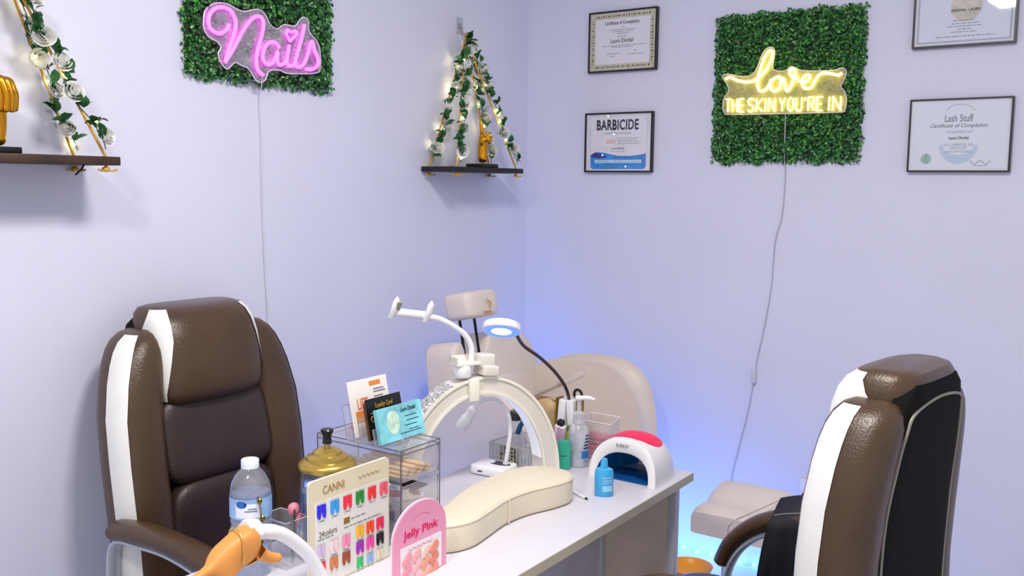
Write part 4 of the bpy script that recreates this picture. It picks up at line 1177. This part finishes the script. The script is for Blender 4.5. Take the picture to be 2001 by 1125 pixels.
# clear tube leaning out of the basket
t = thing('clear_tube', (.70, -1.0, TOP), 'clear acrylic brush tube leaning over the basket', 'tube')
a_, b_ = Vector((.665, -.985, .888)), Vector((.826, -.925, .978))
MB().tube([a_, a_.lerp(b_, .5), b_], [.008, .0095, .0115], 12).build('tube_body', CLEAR('tube_clear', haze=.3, gloss=.4, hazecol=(215, 205, 200)), t)
MB().tube([a_.lerp(b_, .08), a_.lerp(b_, .55)], .0045, 10).build('brush_handle', M('handle_beige', (190, 168, 140), .5), t)
MB().tube([a_.lerp(b_, .55), a_.lerp(b_, .62)], .006, 10).build('brush_ferrule', M('ferrule', (150, 110, 70), .3, .6), t)
MB().tube([a_ + Vector((-.002, 0, -.004)), (.662, -.978, .83), (.662, -.976, TOP)], .004, 8).build('support_stem', clearp, t)
# tan pouch
t = thing('tan_pouch', (.72, -.945, TOP), 'tan soft pouch behind the basket', 'pouch')
MB().puff((.705, -.942, TOP + .078), (.052, .026, .078), .5, .6, 26, 14, Matrix.Rotation(.12, 3, 'X')).build('pouch_body', M('pouch_tan', (205, 172, 128), .6, noise=.15, nscale=20, bump=.5, bscale=60), t)
MB().tube([(.660, -.950, TOP + .150), (.705, -.954, TOP + .155), (.752, -.950, TOP + .148)], .002, 6).build('zip', M('zip_brown', (150, 118, 80), .5), t)
# clear acrylic holder behind the dome lamp
t = thing('acrylic_holder', (.88, -.93, TOP), 'clear acrylic holder with pink pads behind the dome lamp', 'holder')
hx0, hx1, hy0, hy1, hz = .838, .930, -.955, -.905, TOP + .120
mb = MB().box(hx0, hx1, hy0, hy0 + .002, TOP, hz - .012).box(hx0, hx1, hy1 - .002, hy1, TOP, hz).box(hx0, hx0 + .002, hy0 + .002, hy1 - .002, TOP, hz).box(hx1 - .002, hx1, hy0 + .002, hy1 - .002, TOP, hz)
mb.build('holder_shell', CLEAR('holder_clear', haze=.2, gloss=.35, hazecol=(230, 222, 218)), t, False)
MB().tube([(hx0, hy0, hz - .012), (hx1, hy0, hz - .012), (hx1, hy1, hz), (hx0, hy1, hz)], .0014, 6, True).build('holder_edge', M('edge_pale', (240, 236, 236), .2), t)
for k in range(5):
    MB().rbox(hx0 + .004 + .001 * k, hx1 - .006, hy0 + .004, hy1 - .004, TOP + .001 + .014 * k, TOP + .013 + .014 * k, .004).build('pad', M('pad_pink', (214, 96, 140), .6, noise=.3, nscale=80), t)
t = thing('stylus', (1.02, -1.24, TOP), 'thin dark-tipped stylus behind the wrist cushion', 'stylus')
MB().tube([(.935, -1.215, TOP + .004), (1.030, -1.262, TOP + .004)], .0035, 8).build('stylus_body', wplastic, t)
MB().tube([(1.030, -1.262, TOP + .004), (1.040, -1.267, TOP + .004)], [.003, .0008], 8).build('stylus_tip', blackp, t)

# ------------------------------------------------------------------ acrylic drawers with cards
t = thing('acrylic_organizer', (.755, -1.70, TOP), 'clear acrylic drawer unit with dark edges holding nail supplies', 'drawers')
ax0, ax1, ay0, ay1, az1 = .634, .878, -1.768, -1.640, .950
mb = MB().box(ax0, ax1, ay0, ay1, az1 - .003, az1).box(ax0, ax1, ay0, ay0 + .003, TOP, az1 - .003).box(ax0, ax1, ay1 - .003, ay1, TOP, az1 - .003).box(ax0, ax0 + .003, ay0 + .003, ay1 - .003, TOP, az1 - .003).box(ax0 + .003, ax1, ay0 + .003, ay1 - .003, TOP, TOP + .003)
mb.build('case', clearp, t, False)
e_ = clear_edge
for z in (az1, az1 - .010):
    MB().tube([(ax0, ay0, z), (ax1, ay0, z), (ax1, ay1, z), (ax0, ay1, z)], .0013, 6, True).build('case_edge', e_, t)
for x, y in ((ax1, ay0), (ax1, ay1), (ax0, ay0), (ax0, ay1)):
    MB().tube([(x, y, TOP + .001), (x, y, az1)], .0014, 6).build('case_edge', e_, t)
for k in range(3):
    z = TOP + .005 + .068 * k
    dr = MB().box(ax0 + .006, ax1 - .002, ay0 + .005, ay1 - .005, z, z + .002).box(ax1 - .004, ax1 - .001, ay0 + .005, ay1 - .005, z + .002, z + .058).box(ax0 + .006, ax1 - .004, ay0 + .005, ay0 + .007, z + .002, z + .05).box(ax0 + .006, ax1 - .004, ay1 - .007, ay1 - .005, z + .002, z + .05).build('drawer', clearp, t, False)
    MB().tube([(ax1 - .001, ay0 + .005, z), (ax1 - .001, ay1 - .005, z), (ax1 - .001, ay1 - .005, z + .058), (ax1 - .001, ay0 + .005, z + .058)], .001, 6, True).build('drawer_edge', M('drawer_edge', (150, 140, 140), .25, spec=.8), dr)
    MB().sphere((ax1 + .004, (ay0 + ay1) / 2, z + .03), .006, 10, 7).build('knob', clearp, dr)
rd = random.Random(2)
# emery sticks in the top drawer, nail tips and clips below
for k in range(11):
    y = ay0 + .014 + .009 * k
    zz = TOP + .005 + .136 + .0026 + .006 * (k % 3)
    MB().rbox(.70 + rd.uniform(-.02, .03), .866, y, y + .014, zz, zz + .0045, .001, 1, mat=None).solo('wooden_stick', M('stick_wood', (240, 200, 132), .6, noise=.1), (.78, y, zz), 'pale wooden stick in the top acrylic drawer', 'stick', 'wooden sticks in the top drawer')
cl = [(226, 60, 74), (244, 150, 160), (236, 90, 96), (238, 190, 190), (60, 44, 48), (222, 120, 130), (250, 214, 210), (196, 60, 70)]
CN = ['bright red', 'rose pink', 'coral red', 'pale pink', 'black', 'dusty pink', 'blush white', 'crimson']
for k in range(8):
    x, y = rd.uniform(.74, .855), rd.uniform(ay0 + .02, ay1 - .02)
    zz = TOP + .005 + .068 + .0025 + .004 * (k % 4)
    c = cl[k % len(cl)]
    MB().puff((x, y, zz + .006), (.016, .008, .006), .6, .6, 12, 8, Matrix.Rotation(rd.uniform(0, 3), 3, 'Z')).solo('hair_clip', M('clip_%d' % (k % len(cl)), c, .35), (x, y, zz), CN[k] + ' nail clip in the middle acrylic drawer', 'clip', 'clips in the middle drawer')
MB().rbox(.76, .862, ay1 - .06, ay1 - .02, TOP + .005 + .068 + .034, TOP + .005 + .068 + .038, .001, 1).solo('nail_file', M('file_black', (44, 32, 36), .8), (.80, ay1 - .04, TOP + .107), 'black nail file lying in the middle acrylic drawer', 'nail file')
for k in range(5):
    x, y = rd.uniform(.74, .85), rd.uniform(ay0 + .025, ay1 - .025)
    MB().lathe([(.012, 0), (.013, .002), (.013, .022), (.008, .026), (.007, .040)], (x, y, TOP + .0075), 14).solo('polish_bottle', M('polish_%d' % k, [(70, 80, 120), (180, 150, 150), (60, 50, 60), (210, 190, 190), (120, 60, 80)][k], .25), (x, y, TOP + .0075), ['slate blue', 'dusty beige', 'black', 'pale pink', 'plum'][k] + ' polish bottle in the bottom acrylic drawer', 'bottle', 'polish bottles in the bottom drawer')
ZT = az1 + .0015
# card rack
t = thing('card_rack', (.79, -1.70, ZT), 'clear acrylic three-tier card rack on the drawer unit', 'card holder')
ck = CLEAR('rack_clear', haze=.08, gloss=.3)
for x, h in ((.735, .075), (.775, .055), (.815, .035)):
    S = Matrix.Translation((x, -1.702, ZT)) @ Matrix.Rotation(-.22, 4, 'Y')
    MB().box(-.0012, .0012, -.075, .075, 0, h, S).box(.001, .016, -.075, .075, .0002, .0022, S).build('rack_tier', ck, t, False)
    MB().tube([S @ Vector(p) for p in ((0, -.075, .001), (0, -.075, h), (0, .075, h), (0, .075, .001))], .001, 6).build('rack_edge', M('drawer_edge'), t)
MB().box(.728, .836, -1.702 - .076, -1.702 + .076, ZT, ZT + .0015).build('rack_base', ck, t, False)
def card(name, x, h, w, zb, matc, label, ang=-.22, yc=-1.70, th=.0016):
    t = thing(name, (x, yc, zb), label, 'card')
    S = Matrix.Translation((x, yc, zb)) @ Matrix.Rotation(ang, 4, 'Y')
    MB().box(-th / 2, th / 2, -w / 2, w / 2, 0, h, S).build('card_sheet', matc, t, False)
    rot = (S.to_3x3() @ Matrix.Rotation(math.pi / 2, 3, 'Z') @ Matrix.Rotation(math.pi / 2, 3, 'X')).to_euler()
    return t, (lambda y, z: tuple(S @ Vector((th / 2 + .0004, y, z)))), rot, S
t, at, rt, S = card('price_card', .744, .122, .124, ZT + .0026, M('card_white', (244, 238, 232), .5, noise=.02), 'white card headed LIFT at the back of the rack')
text('lettering', 'LIFT', at(-.024, .070), .034, .024, rt, M('ink_coral', (232, 130, 80), .5), t, bold=.02)
MB().box(.0010, .0014, .004, .040, .104, .114, S).build('orange_banner', M('banner_orange', (226, 140, 62), .5), t, False)
mb = MB()
for v, b in ((.094, .048), (.088, .052), (.078, .042), (.070, .046)):
    mb.box(.0010, .0014, .014, b, v, v + .0028, S)
tag(mb.build('fine_print', inkg, t, False), kind='stuff')
MB().box(.0010, .0014, -.050, -.004, .030, .055, S).build('orange_banner', M('banner_orange'), t, False)
t, at, rt, S = card('loyalty_card', .784, .088, .112, ZT + .0026, M('card_black', (16, 14, 14), .35), 'black loyalty card with gold print in the middle of the rack')
gi = M('ink_gold', (226, 178, 70), .35, .5)
text('lettering', 'Loyalty Card', at(.0, .070), .056, .014, rt, gi, t, shear=.3)
MB().box(.0010, .0014, -.046, .046, .056, .0575, S).build('printed_line', gi, t, False)
for k in range(5):
    MB().tube([S @ Vector((.0014, -.040 + .020 * k + .006 * math.cos(a), .044 + .006 * math.sin(a))) for a in np.linspace(0, 2 * math.pi, 13)[:-1]], .0008, 5, True).build('stamp_ring', gi, t)
MB().box(-.008, -.001, -.056, -.0555, .0, .080, S).build('card_edge', M('card_brown', (110, 58, 22), .5), t, False)
t, at, rt, S = card('teal_card', .824, .074, .142, ZT + .0026, M('card_teal', (132, 208, 220), .4, noise=.3, nscale=22), 'teal watercolour business cards at the front of the rack', th=.010)
text('lettering', 'Laura Dindial', at(.026, .062), .050, .009, rt, ink, t, shear=.35)
mb = MB()
for v, a, b in ((.046, .012, .050), (.036, .016, .056), (.026, .008, .048), (.016, .020, .052), (.011, -.010, .060)):
    mb.box(.0052, .0056, a, b, v, v + .0016, S)
tag(mb.build('fine_print', M('ink_teal', (38, 92, 100), .5), t, False), kind='stuff')
MB().prism([(.020 * math.cos(a) - .026, .040 + .026 * math.sin(a)) for a in np.linspace(0, 2 * math.pi, 20)[:-1]], (S @ Vector((.0052, 0, 0)), S.to_3x3() @ Vector((0, 1, 0)), S.to_3x3() @ Vector((0, 0, 1)), S.to_3x3() @ Vector((1, 0, 0))), 0, .0004).build('printed_flower', M('flower_mint', (198, 228, 208), .5, noise=.25, nscale=70), t, False)
# little glass dish of pink gems
t = thing('gem_pot', (.70, -1.752, ZT), 'small clear pot heaped with pink gems on the drawer unit', 'pot')
MB().lathe([(.016, 0), (.017, .002), (.017, .020), (.0155, .020), (.0155, .003)], (.722, -1.738, ZT), 20, cap1=False).build('pot_body', CLEAR('pot_clear', haze=.2, gloss=.3), t)
rd = random.Random(6)
for k in range(12):
    a, r = rd.uniform(0, 6.28), rd.uniform(0, .011)
    MB().lathe([(.0005, -.005), (.006, 0), (.0035, .004)], (.722 + r * math.cos(a), -1.738 + r * math.sin(a), ZT + .017 + .009 * (1 - r / .011)), 6).build('gem', M('gem_pink', (244, 140, 150), .15, noise=.2), t, False)

# ------------------------------------------------------------------ disinfectant jar
JC = (.777, -1.878, TOP)
t = thing('disinfectant_jar', JC, 'tall glass disinfectant jar with gold lid and blue liquid', 'jar')
MB().lathe([(.050, 0), (.0545, .006), (.0545, .180), (.052, .190), (.0555, .195)], JC, 36, cap1=False).build('glass_jar', CLEAR('jar_glass', haze=.05, gloss=.4), t)
MB().lathe([(.050, .006), (.051, .008), (.051, .138), (.04, .1385)], JC, 32).build('blue_liquid', M('liquid_blue', (24, 116, 158), .12, noise=.15, nscale=18), t)
ld = MB().lathe([(.0575, .184), (.059, .188), (.059, .194), (.055, .199), (.046, .202), (.043, .203), (.042, .209), (.032, .213), (.030, .214), (.029, .219), (.016, .226), (.008, .228)], JC, 36).build('gold_lid', M('lid_gold', (196, 166, 84), .3, .75, noise=.06), t)
MB().lathe([(.006, .228), (.005, .236)], JC, 14).build('knob_stem', M('lid_gold'), ld)
MB().lathe([(.010, .235), (.009, .240), (.0085, .250), (.012, .258), (.0135, .262), (.011, .265)], JC, 10).build('knob', M('knob_black', (14, 14, 15), .3), ld)

# ------------------------------------------------------------------ colour charts
def board_frame(x): return ((x, 0, 0), (0, 1, 0), (0, 0, 1), (1, 0, 0))
t = thing('colour_chart', (.885, -1.92, TOP), 'cream nail colour chart board headed CANNI standing on the desk', 'colour chart')
by0, by1, bzt = -2.030, -1.812, .951
def rrect(a0, a1, b0, b1, r, top_only=False):
    pts = []
    for cx, cy, s in ((a1 - r, b1 - r, 0), (a0 + r, b1 - r, 1), (a0 + r, b0 + r, 2), (a1 - r, b0 + r, 3)):
        for k in range(5):
            a = math.pi / 2 * (s + k / 4)
            pts.append((cx + r * math.cos(a), cy + r * math.sin(a)))
    return pts
MB().prism(rrect(by0, by1, TOP, bzt, .008), board_frame(.885), -.004, 0).build('board', M('board_cream', (226, 214, 184), .45, noise=.03), t, sharp=30)
MB().prism(rrect(by0, by1, TOP, bzt, .008), board_frame(.885), -.0065, -.0041).build('board_backing', M('board_white', (240, 240, 236), .4), t, sharp=30)
MB().prism(rrect(by0 + .012, by1 - .004, TOP + .004, bzt - .042, .006), board_frame(.885), .0002, .0008).build('chart_sheet', M('sheet_pale', (232, 230, 224), .4, noise=.02), t, sharp=30)
text('lettering', 'CANNI', (.8856, by0 + .062, bzt - .0225), .056, .0155, FACE_X, M('ink_gold_dark', (168, 136, 70), .5), t)
text('lettering', 'Makes nails more shine', (.8856, by0 + .158, bzt - .020), .066, .007, FACE_X, M('ink_gold_dark'), t, shear=.4) if False else MB().tube(spline([(.8856, by0 + .130 + .006 * i, bzt - .0215 + .0022 * (-1) ** i) for i in range(11)], 4), .0006, 5).build('script_line', M('ink_gold_dark'), t)
text('lettering', '24colors', (.8862, by0 + .046, bzt - .106), .046, .012, FACE_X, M('ink_olive_grey', (120, 116, 84), .5), t)
MB().prism([(by0 + .088, bzt - .104), (by0 + .104, bzt - .104), (by0 + .104, bzt - .092), (by0 + .088, bzt - .092)], board_frame(.8858), 0, .0006).build('gold_badge', M('badge_gold', (150, 106, 34), .4), t, False)
fp = MB(); fine_print(fp, [(by0 + .108, by0 + .150, bzt - .098), (by0 + .088, by0 + .190, bzt - .111), (by0 + .020, by0 + .060, bzt - .116)], board_frame(.8858), h=.0022, seed=3)
tag(fp.build('fine_print', inkg, t, False), kind='stuff')
def swatch_mesh():
    mb = MB()
    for s in (-1, 1):
        rows = []
        for j in range(6):
            v = j / 5
            hw = .0052 * (1 - .15 * v - .75 * max(0, v - .7) ** 1.2 * 2)
            cy = s * (.0042 + .0014 * v)
            z = .011 - .022 * v + (.003 * (v - .4) ** 2)
            rows.append([(.0028 * (1 - (u * u)) + .0002, cy + u * hw, z) for u in (-1, -.5, 0, .5, 1)])
        mb.rings(rows, closed=False)
    me = bpy.data.meshes.new('nail_swatch'); me.from_pydata(mb.v, [], mb.f); me.update(); me.shade_smooth()
    return me
SW = swatch_mesh()
SWC = {}
def swatch(y, z, rgb, parent, k=1.0):
    if rgb not in SWC:
        m = SW.copy(); m.materials.append(M('polish_rgb_%d_%d_%d' % rgb, rgb, .18, noise=.04, coat=.4)); SWC[rgb] = m
    inst(SWC[rgb], parent, (.886, y, z), (0, 0, 0), k, 'nail_swatch')
row1 = [(34, 26, 226), (44, 158, 232), (240, 34, 62), (20, 140, 34), (244, 40, 56), (238, 92, 110)]
for k, c in enumerate(row1): swatch(by0 + .030 + .0342 * k, bzt - .062, c, t, 1.25)
lft = [(212, 190, 224), (240, 214, 222), (242, 140, 176)]
rgt = [(250, 186, 28), (250, 66, 20), (238, 24, 92)]
lf2 = [(238, 24, 54), (214, 124, 66), (158, 66, 18)]
rg2 = [(164, 20, 182), (246, 66, 172), (18, 16, 14)]
lf3 = [(240, 120, 140), (220, 200, 60), (230, 214, 60)]
rg3 = [(28, 196, 104), (142, 184, 232), (232, 220, 190)]
for k in range(3):
    swatch(by0 + .028 + .033 * k, bzt - .139, lft[k], t, 1.18)
    swatch(by0 + .132 + .029 * k, bzt - .131, rgt[k], t, 1.18)
    swatch(by0 + .028 + .033 * k, bzt - .172, lf2[k], t, 1.18)
    swatch(by0 + .132 + .029 * k, bzt - .163, rg2[k], t, 1.18)
    swatch(by0 + .132 + .029 * k, bzt - .195, rg3[k], t, 1.0)
fp = MB(); fine_print(fp, [(by0 + .026 + .0342 * k, by0 + .035 + .0342 * k, bzt - .080) for k in range(6)] + [(by0 + .128 + .029 * k, by0 + .136 + .029 * k, bzt - .148) for k in range(3)] + [(by0 + .024 + .033 * k, by0 + .032 + .033 * k, bzt - .155) for k in range(3)], board_frame(.8858), h=.002, seed=6)
tag(fp.build('fine_print', inkg, t, False), kind='stuff')
MB().box(.858, .8785, -1.95, -1.89, TOP, TOP + .003).build('foot', M('board_white'), t, False)

t = thing('jelly_chart', (1.0, -1.84, TOP), 'pink arch-topped chart board headed Jelly Pink', 'colour chart')
jx, jy0, jy1, jz = 1.002, -1.929, -1.772, .8925
def arch_out(a0, a1, b0, b1, r=None):
    c = (a0 + a1) / 2; r = (a1 - a0) / 2
    return [(a0, b0), (a1, b0)] + [(c + r * math.cos(math.pi * k / 20), b1 - r * .82 + r * .82 * math.sin(math.pi * k / 20)) for k in range(21)]
MB().prism(arch_out(jy0, jy1, TOP, jz), board_frame(jx), -.004, 0).build('board', M('board_pink', (240, 158, 190), .4, noise=.04, nscale=5), t, sharp=30)
MB().prism(arch_out(jy0 - .0012, jy1 + .0012, TOP, jz + .0012), board_frame(jx), -.0062, -.0041).build('board_backing', M('board_white'), t, sharp=30)
text('lettering', 'Jelly Pink', (jx + .0004, (jy0 + jy1) / 2, jz - .058), .104, .021, FACE_X, M('ink_magenta', (226, 18, 96), .45), t, bold=.02)
MB().tube(spline([(jx, (jy0 + jy1) / 2 + .030 * math.cos(a), jz - .040 + .016 * math.sin(a)) for a in np.linspace(.5, 2.64, 9)], 4), .0006, 5).build('script_line', M('ink_rose', (206, 110, 150), .5), t)
MB().prism(rrect(jy0 + .018, jy1 - .016, TOP + .002, jz - .078, .003), board_frame(jx), .0003, .0010).build('chart_sheet', M('sheet_white', (246, 238, 240), .4), t, sharp=30)
MB().tube(spline([(jx + .0012, jy0 + .042 + .007 * i, jz - .087 + .002 * (-1) ** i) for i in range(11)], 3), .0006, 5).build('script_line', M('ink_rose'), t)
pk = MB().puff((0, 0, 0), (.0022, .0085, .0095), .8, .8, 14, 8).mesh('petal_swatch'); pk.shade_smooth()
PKC = {}
for r, cs in enumerate((((246, 158, 172), (246, 176, 176), (250, 210, 196), (236, 140, 112)), ((244, 150, 170), (248, 186, 190), (240, 160, 130), (230, 128, 104)), ((250, 170, 180), (250, 190, 196), (244, 180, 160), (236, 150, 130)))):
    for c, rgb in enumerate(cs):
        if rgb not in PKC:
            m = pk.copy(); m.materials.append(M('petal_%d_%d_%d' % rgb, rgb, .25, noise=.08, coat=.3)); PKC[rgb] = m
        for d in (-1, 1):
            inst(PKC[rgb], t, (jx + .002, jy0 + .036 + .027 * c + d * .0055, jz - .103 - .0225 * r + d * .004), (d * .5, 0, 0), 1.0, 'petal_swatch')

# ------------------------------------------------------------------ water bottle
WC = (.720, -2.028, TOP)
t = thing('water_bottle', WC, 'clear plastic water bottle with white cap and blue label', 'bottle')
pr = [(.034, 0), (.038, .006), (.0395, .02)]
for k in range(6):
    z = .03 + .016 * k
    pr += [(.0395, z), (.037, z + .006), (.0395, z + .012)]
pr += [(.0395, .135), (.0395, .165), (.036, .182), (.028, .198), (.019, .208), (.015, .213), (.015, .216)]
MB().lathe(pr, WC, 32, cap1=False).build('bottle_body', CLEAR('pet_plastic', haze=.15, gloss=.6), t)
MB().lathe([(.033, .003), (.037, .02), (.037, .163), (.0, .1635)], WC, 28).build('water', CLEAR('water', (226, 236, 248), haze=.16, gloss=.3, hazecol=(190, 205, 235)), t)
MB().lathe([(.0172, .211), (.0172, .226), (.016, .2275)], WC, 26).build('bottle_cap', M('cap_white', (226, 232, 244), .4), t)
wrap(WC, .0402, 0, 2 * math.pi, .118, .158, 40).build('label_band', M('label_sky', (150, 190, 240), .4, noise=.25, nscale=30), t, sharp=180)
AW = math.atan2(-1.19, 1.43)
wrap(WC, .0406, AW - .75, AW + .45, .122, .150, 14).build('label_panel', M('label_white', (240, 244, 252), .4), t, sharp=180)
mb = MB()
mb.rings([[(WC[0] + .0409 * math.cos(AW - .45 + .26 * r * math.cos(a)), WC[1] + .0409 * math.sin(AW - .45 + .26 * r * math.cos(a)), WC[2] + .1485 + .0068 * r * math.sin(a)) for a in np.linspace(0, 2 * math.pi, 19)[:-1]] for r in (.02, .5, 1)])
mb.build('label_oval', M('label_royal', (46, 104, 200), .4), t, sharp=180)
mb = MB()
for z, a0, a1 in ((.139, -.12, .25), (.1345, -.3, .3)):
    mb.add(*(lambda w: (w.v, w.f))(wrap(WC, .0410, AW + a0, AW + a1, z, z + .0022)))
mb.build('label_lettering', M('label_ink', (110, 128, 170), .5), t, sharp=180)

# ------------------------------------------------------------------ practice hand on a flexible arm
t = thing('practice_hand', (.935, -2.03, TOP), 'tan silicone practice hand on a white bendable arm', 'practice hand')
armp = spline([(.940, -2.028, TOP + .004), (.938, -2.040, .770), (.936, -2.057, .805), (.935, -2.084, .848), (.935, -2.130, .892), (.935, -2.164, .911), (.935, -2.205, .922)], 6)
MB().tube(armp, [.0120] * (len(armp) - 8) + [.0128] * 8, 14).build('bendable_arm', wplastic, t)
MB().lathe([(.014, .0), (.021, .004), (.0225, .010), (.0225, .020), (.019, .028)], (.935, -2.194, .921), 9, Vector((0, -.97, .2)).to_track_quat('Z', 'Y').to_matrix()).build('wrist_nut', wplastic, t, sharp=30)
MB().rbox(.910, .968, -2.060, -1.998, TOP, TOP + .006, .002).build('arm_base', wplastic, t)
w0 = (.935, -2.204, .920)
p1 = (.936, -2.236, .914)
p2 = (.938, -2.262, .900)
p3 = (.940, -2.278, .888)
ch = [[(w0, (.024, .027)), (p1, (.025, .028)), (p2, (.023, .027)), (p3, (.016, .022))]]
ch.append([(p3, (.015, .021)), ((.945, -2.300, .890), (.0100, .0100)), ((.948, -2.316, .890), (.0090, .0090)), ((.950, -2.334, .884), (.0080, .0080))])
for k, (dx, dy, l) in enumerate(((.012, .004, 1.0), (-.003, .014, .95), (-.016, .024, .8))):
    ch.append([(p3, (.015, .021)), ((.942 + dx, -2.278 + dy, .866), (.0100, .0100)), ((.944 + dx, -2.274 + dy, .866 - .026 * l), (.0092, .0092)), ((.944 + dx, -2.268 + dy, .866 - .050 * l), (.0078, .0078))])
ch.append([(p1, (.025, .028)), ((.952, -2.204, .890), (.0120, .0120)), ((.958, -2.184, .876), (.0100, .0100)), ((.960, -2.166, .872), (.0085, .0085))])
V, E, R = chain_body(ch)
V = [Vector(v) - ORG[t] for v in V]
hm = skin_mesh('silicone_hand', V, E, R)
hand = finish('silicone_hand', hm, M('silicone_tan', (222, 148, 72), .5, noise=.06, nscale=25), t)
MB().puff((.951, -2.344, .882), (.007, .013, .004), .7, .7, 14, 8, Matrix.Rotation(-.35, 3, 'X')).build('nail_tip', M('nail_tip', (214, 224, 244), .2), hand)
MB().tube([(.937 + .030 * math.cos(a), -2.240 - .008 * math.cos(a), .908 + .032 * math.sin(a)) for a in np.linspace(0, 2 * math.pi, 25)[:-1]], .0012, 6, True).build('bracelet', M('thin_gold', (236, 196, 110), .25, .8), hand)

# ------------------------------------------------------------------ tool stand between the bottle and the jar
t = thing('tool_caddy', (.74, -1.955, TOP), 'clear acrylic tool caddy between the water bottle and jar', 'caddy')
tx0, tx1, ty0, ty1, tz = .690, .770, -1.984, -1.926, .835
mb = MB().box(tx0, tx1, ty0, ty0 + .002, TOP, tz).box(tx0, tx1, ty1 - .002, ty1, TOP, tz).box(tx0, tx0 + .002, ty0 + .002, ty1 - .002, TOP, tz).box(tx1 - .002, tx1, ty0 + .002, ty1 - .002, TOP, tz)
mb.build('caddy_shell', clearp, t, False)
MB().tube([(tx0, ty0, tz), (tx1, ty0, tz), (tx1, ty1, tz), (tx0, ty1, tz)], .0014, 6, True).build('caddy_rim', M('rim_grey', (190, 192, 196), .25, spec=.8), t)
steel = M('tool_steel', (150, 146, 128), .25, .9)
t = thing('cuticle_pusher', (.785, -1.965, TOP), 'steel cuticle tool with a green tip hanging on the caddy', 'tool')
MB().tube([(.7735, -1.970, .842), (.7735, -1.968, .806)], .0028, 8).build('tool_handle', steel, t)
MB().tube([(.7735, -1.968, .806), (.7735, -1.967, .796), (.7735, -1.965, .780)], [.003, .005, .001], 8).build('tool_tip', M('tip_green', (80, 190, 110), .3), t)
MB().tube([(.7735, -1.970, .842), (.772, -1.970, .8445), (.768, -1.970, .842)], .0015, 6).build('tool_hook', steel, t)
t = thing('tweezers', (.76, -1.94, TOP), 'steel tweezers standing in the tool caddy', 'tool')
for s in (-1, 1):
    MB().tube([(.752, -1.945, .850), (.752 + s * .006, -1.948, .80), (.752 + s * .002, -1.952, TOP + .001)], [.002, .003, .001], 6, flat=(.5, 1)).build('tweezer_arm', steel, t)
t = thing('pink_clip', (.74, -1.935, .82), 'pink rabbit-shaped clip perched in the tool caddy', 'clip')
MB().puff((.742, -1.938, .846), (.011, .013, .014), .9, .9, 18, 12).build('clip_head', M('clip_rose', (240, 140, 160), .4), t)
MB().puff((.744, -1.930, .826), (.009, .011, .016), .9, .9, 16, 10, Matrix.Rotation(-.4, 3, 'X')).build('clip_ear', M('clip_rose'), t)
MB().puff((.742, -1.932, .795), (.006, .008, .026), .9, .9, 14, 10).build('clip_stem', M('clip_lilac', (200, 190, 226), .4), t)
t = thing('charm_chain', (.79, -2.0, TOP), 'thin chain with dark gold charms draped over the water bottle', 'chain')
MB().tube(spline([(.7605, -2.044, .905), (.7615, -2.038, .865), (.7605, -2.042, .84), (.7595, -2.046, .815), (.7605, -2.040, .80)], 5), .0012, 6).build('chain', M('chain_grey', (130, 130, 120), .3, .8), t)
dg_ = M('charm_gold', (120, 96, 30), .3, .9, noise=.4, nscale=200)
for p, r in (((.765, -2.044, .897), .006), ((.766, -2.038, .862), .006), ((.767, -2.048, .818), .010)):
    MB().lathe([(.001, -r * 1.4), (r * .8, -r * .2), (r * .6, r * .6), (r * .15, r)], p, 6).build('charm', dg_, t, False)
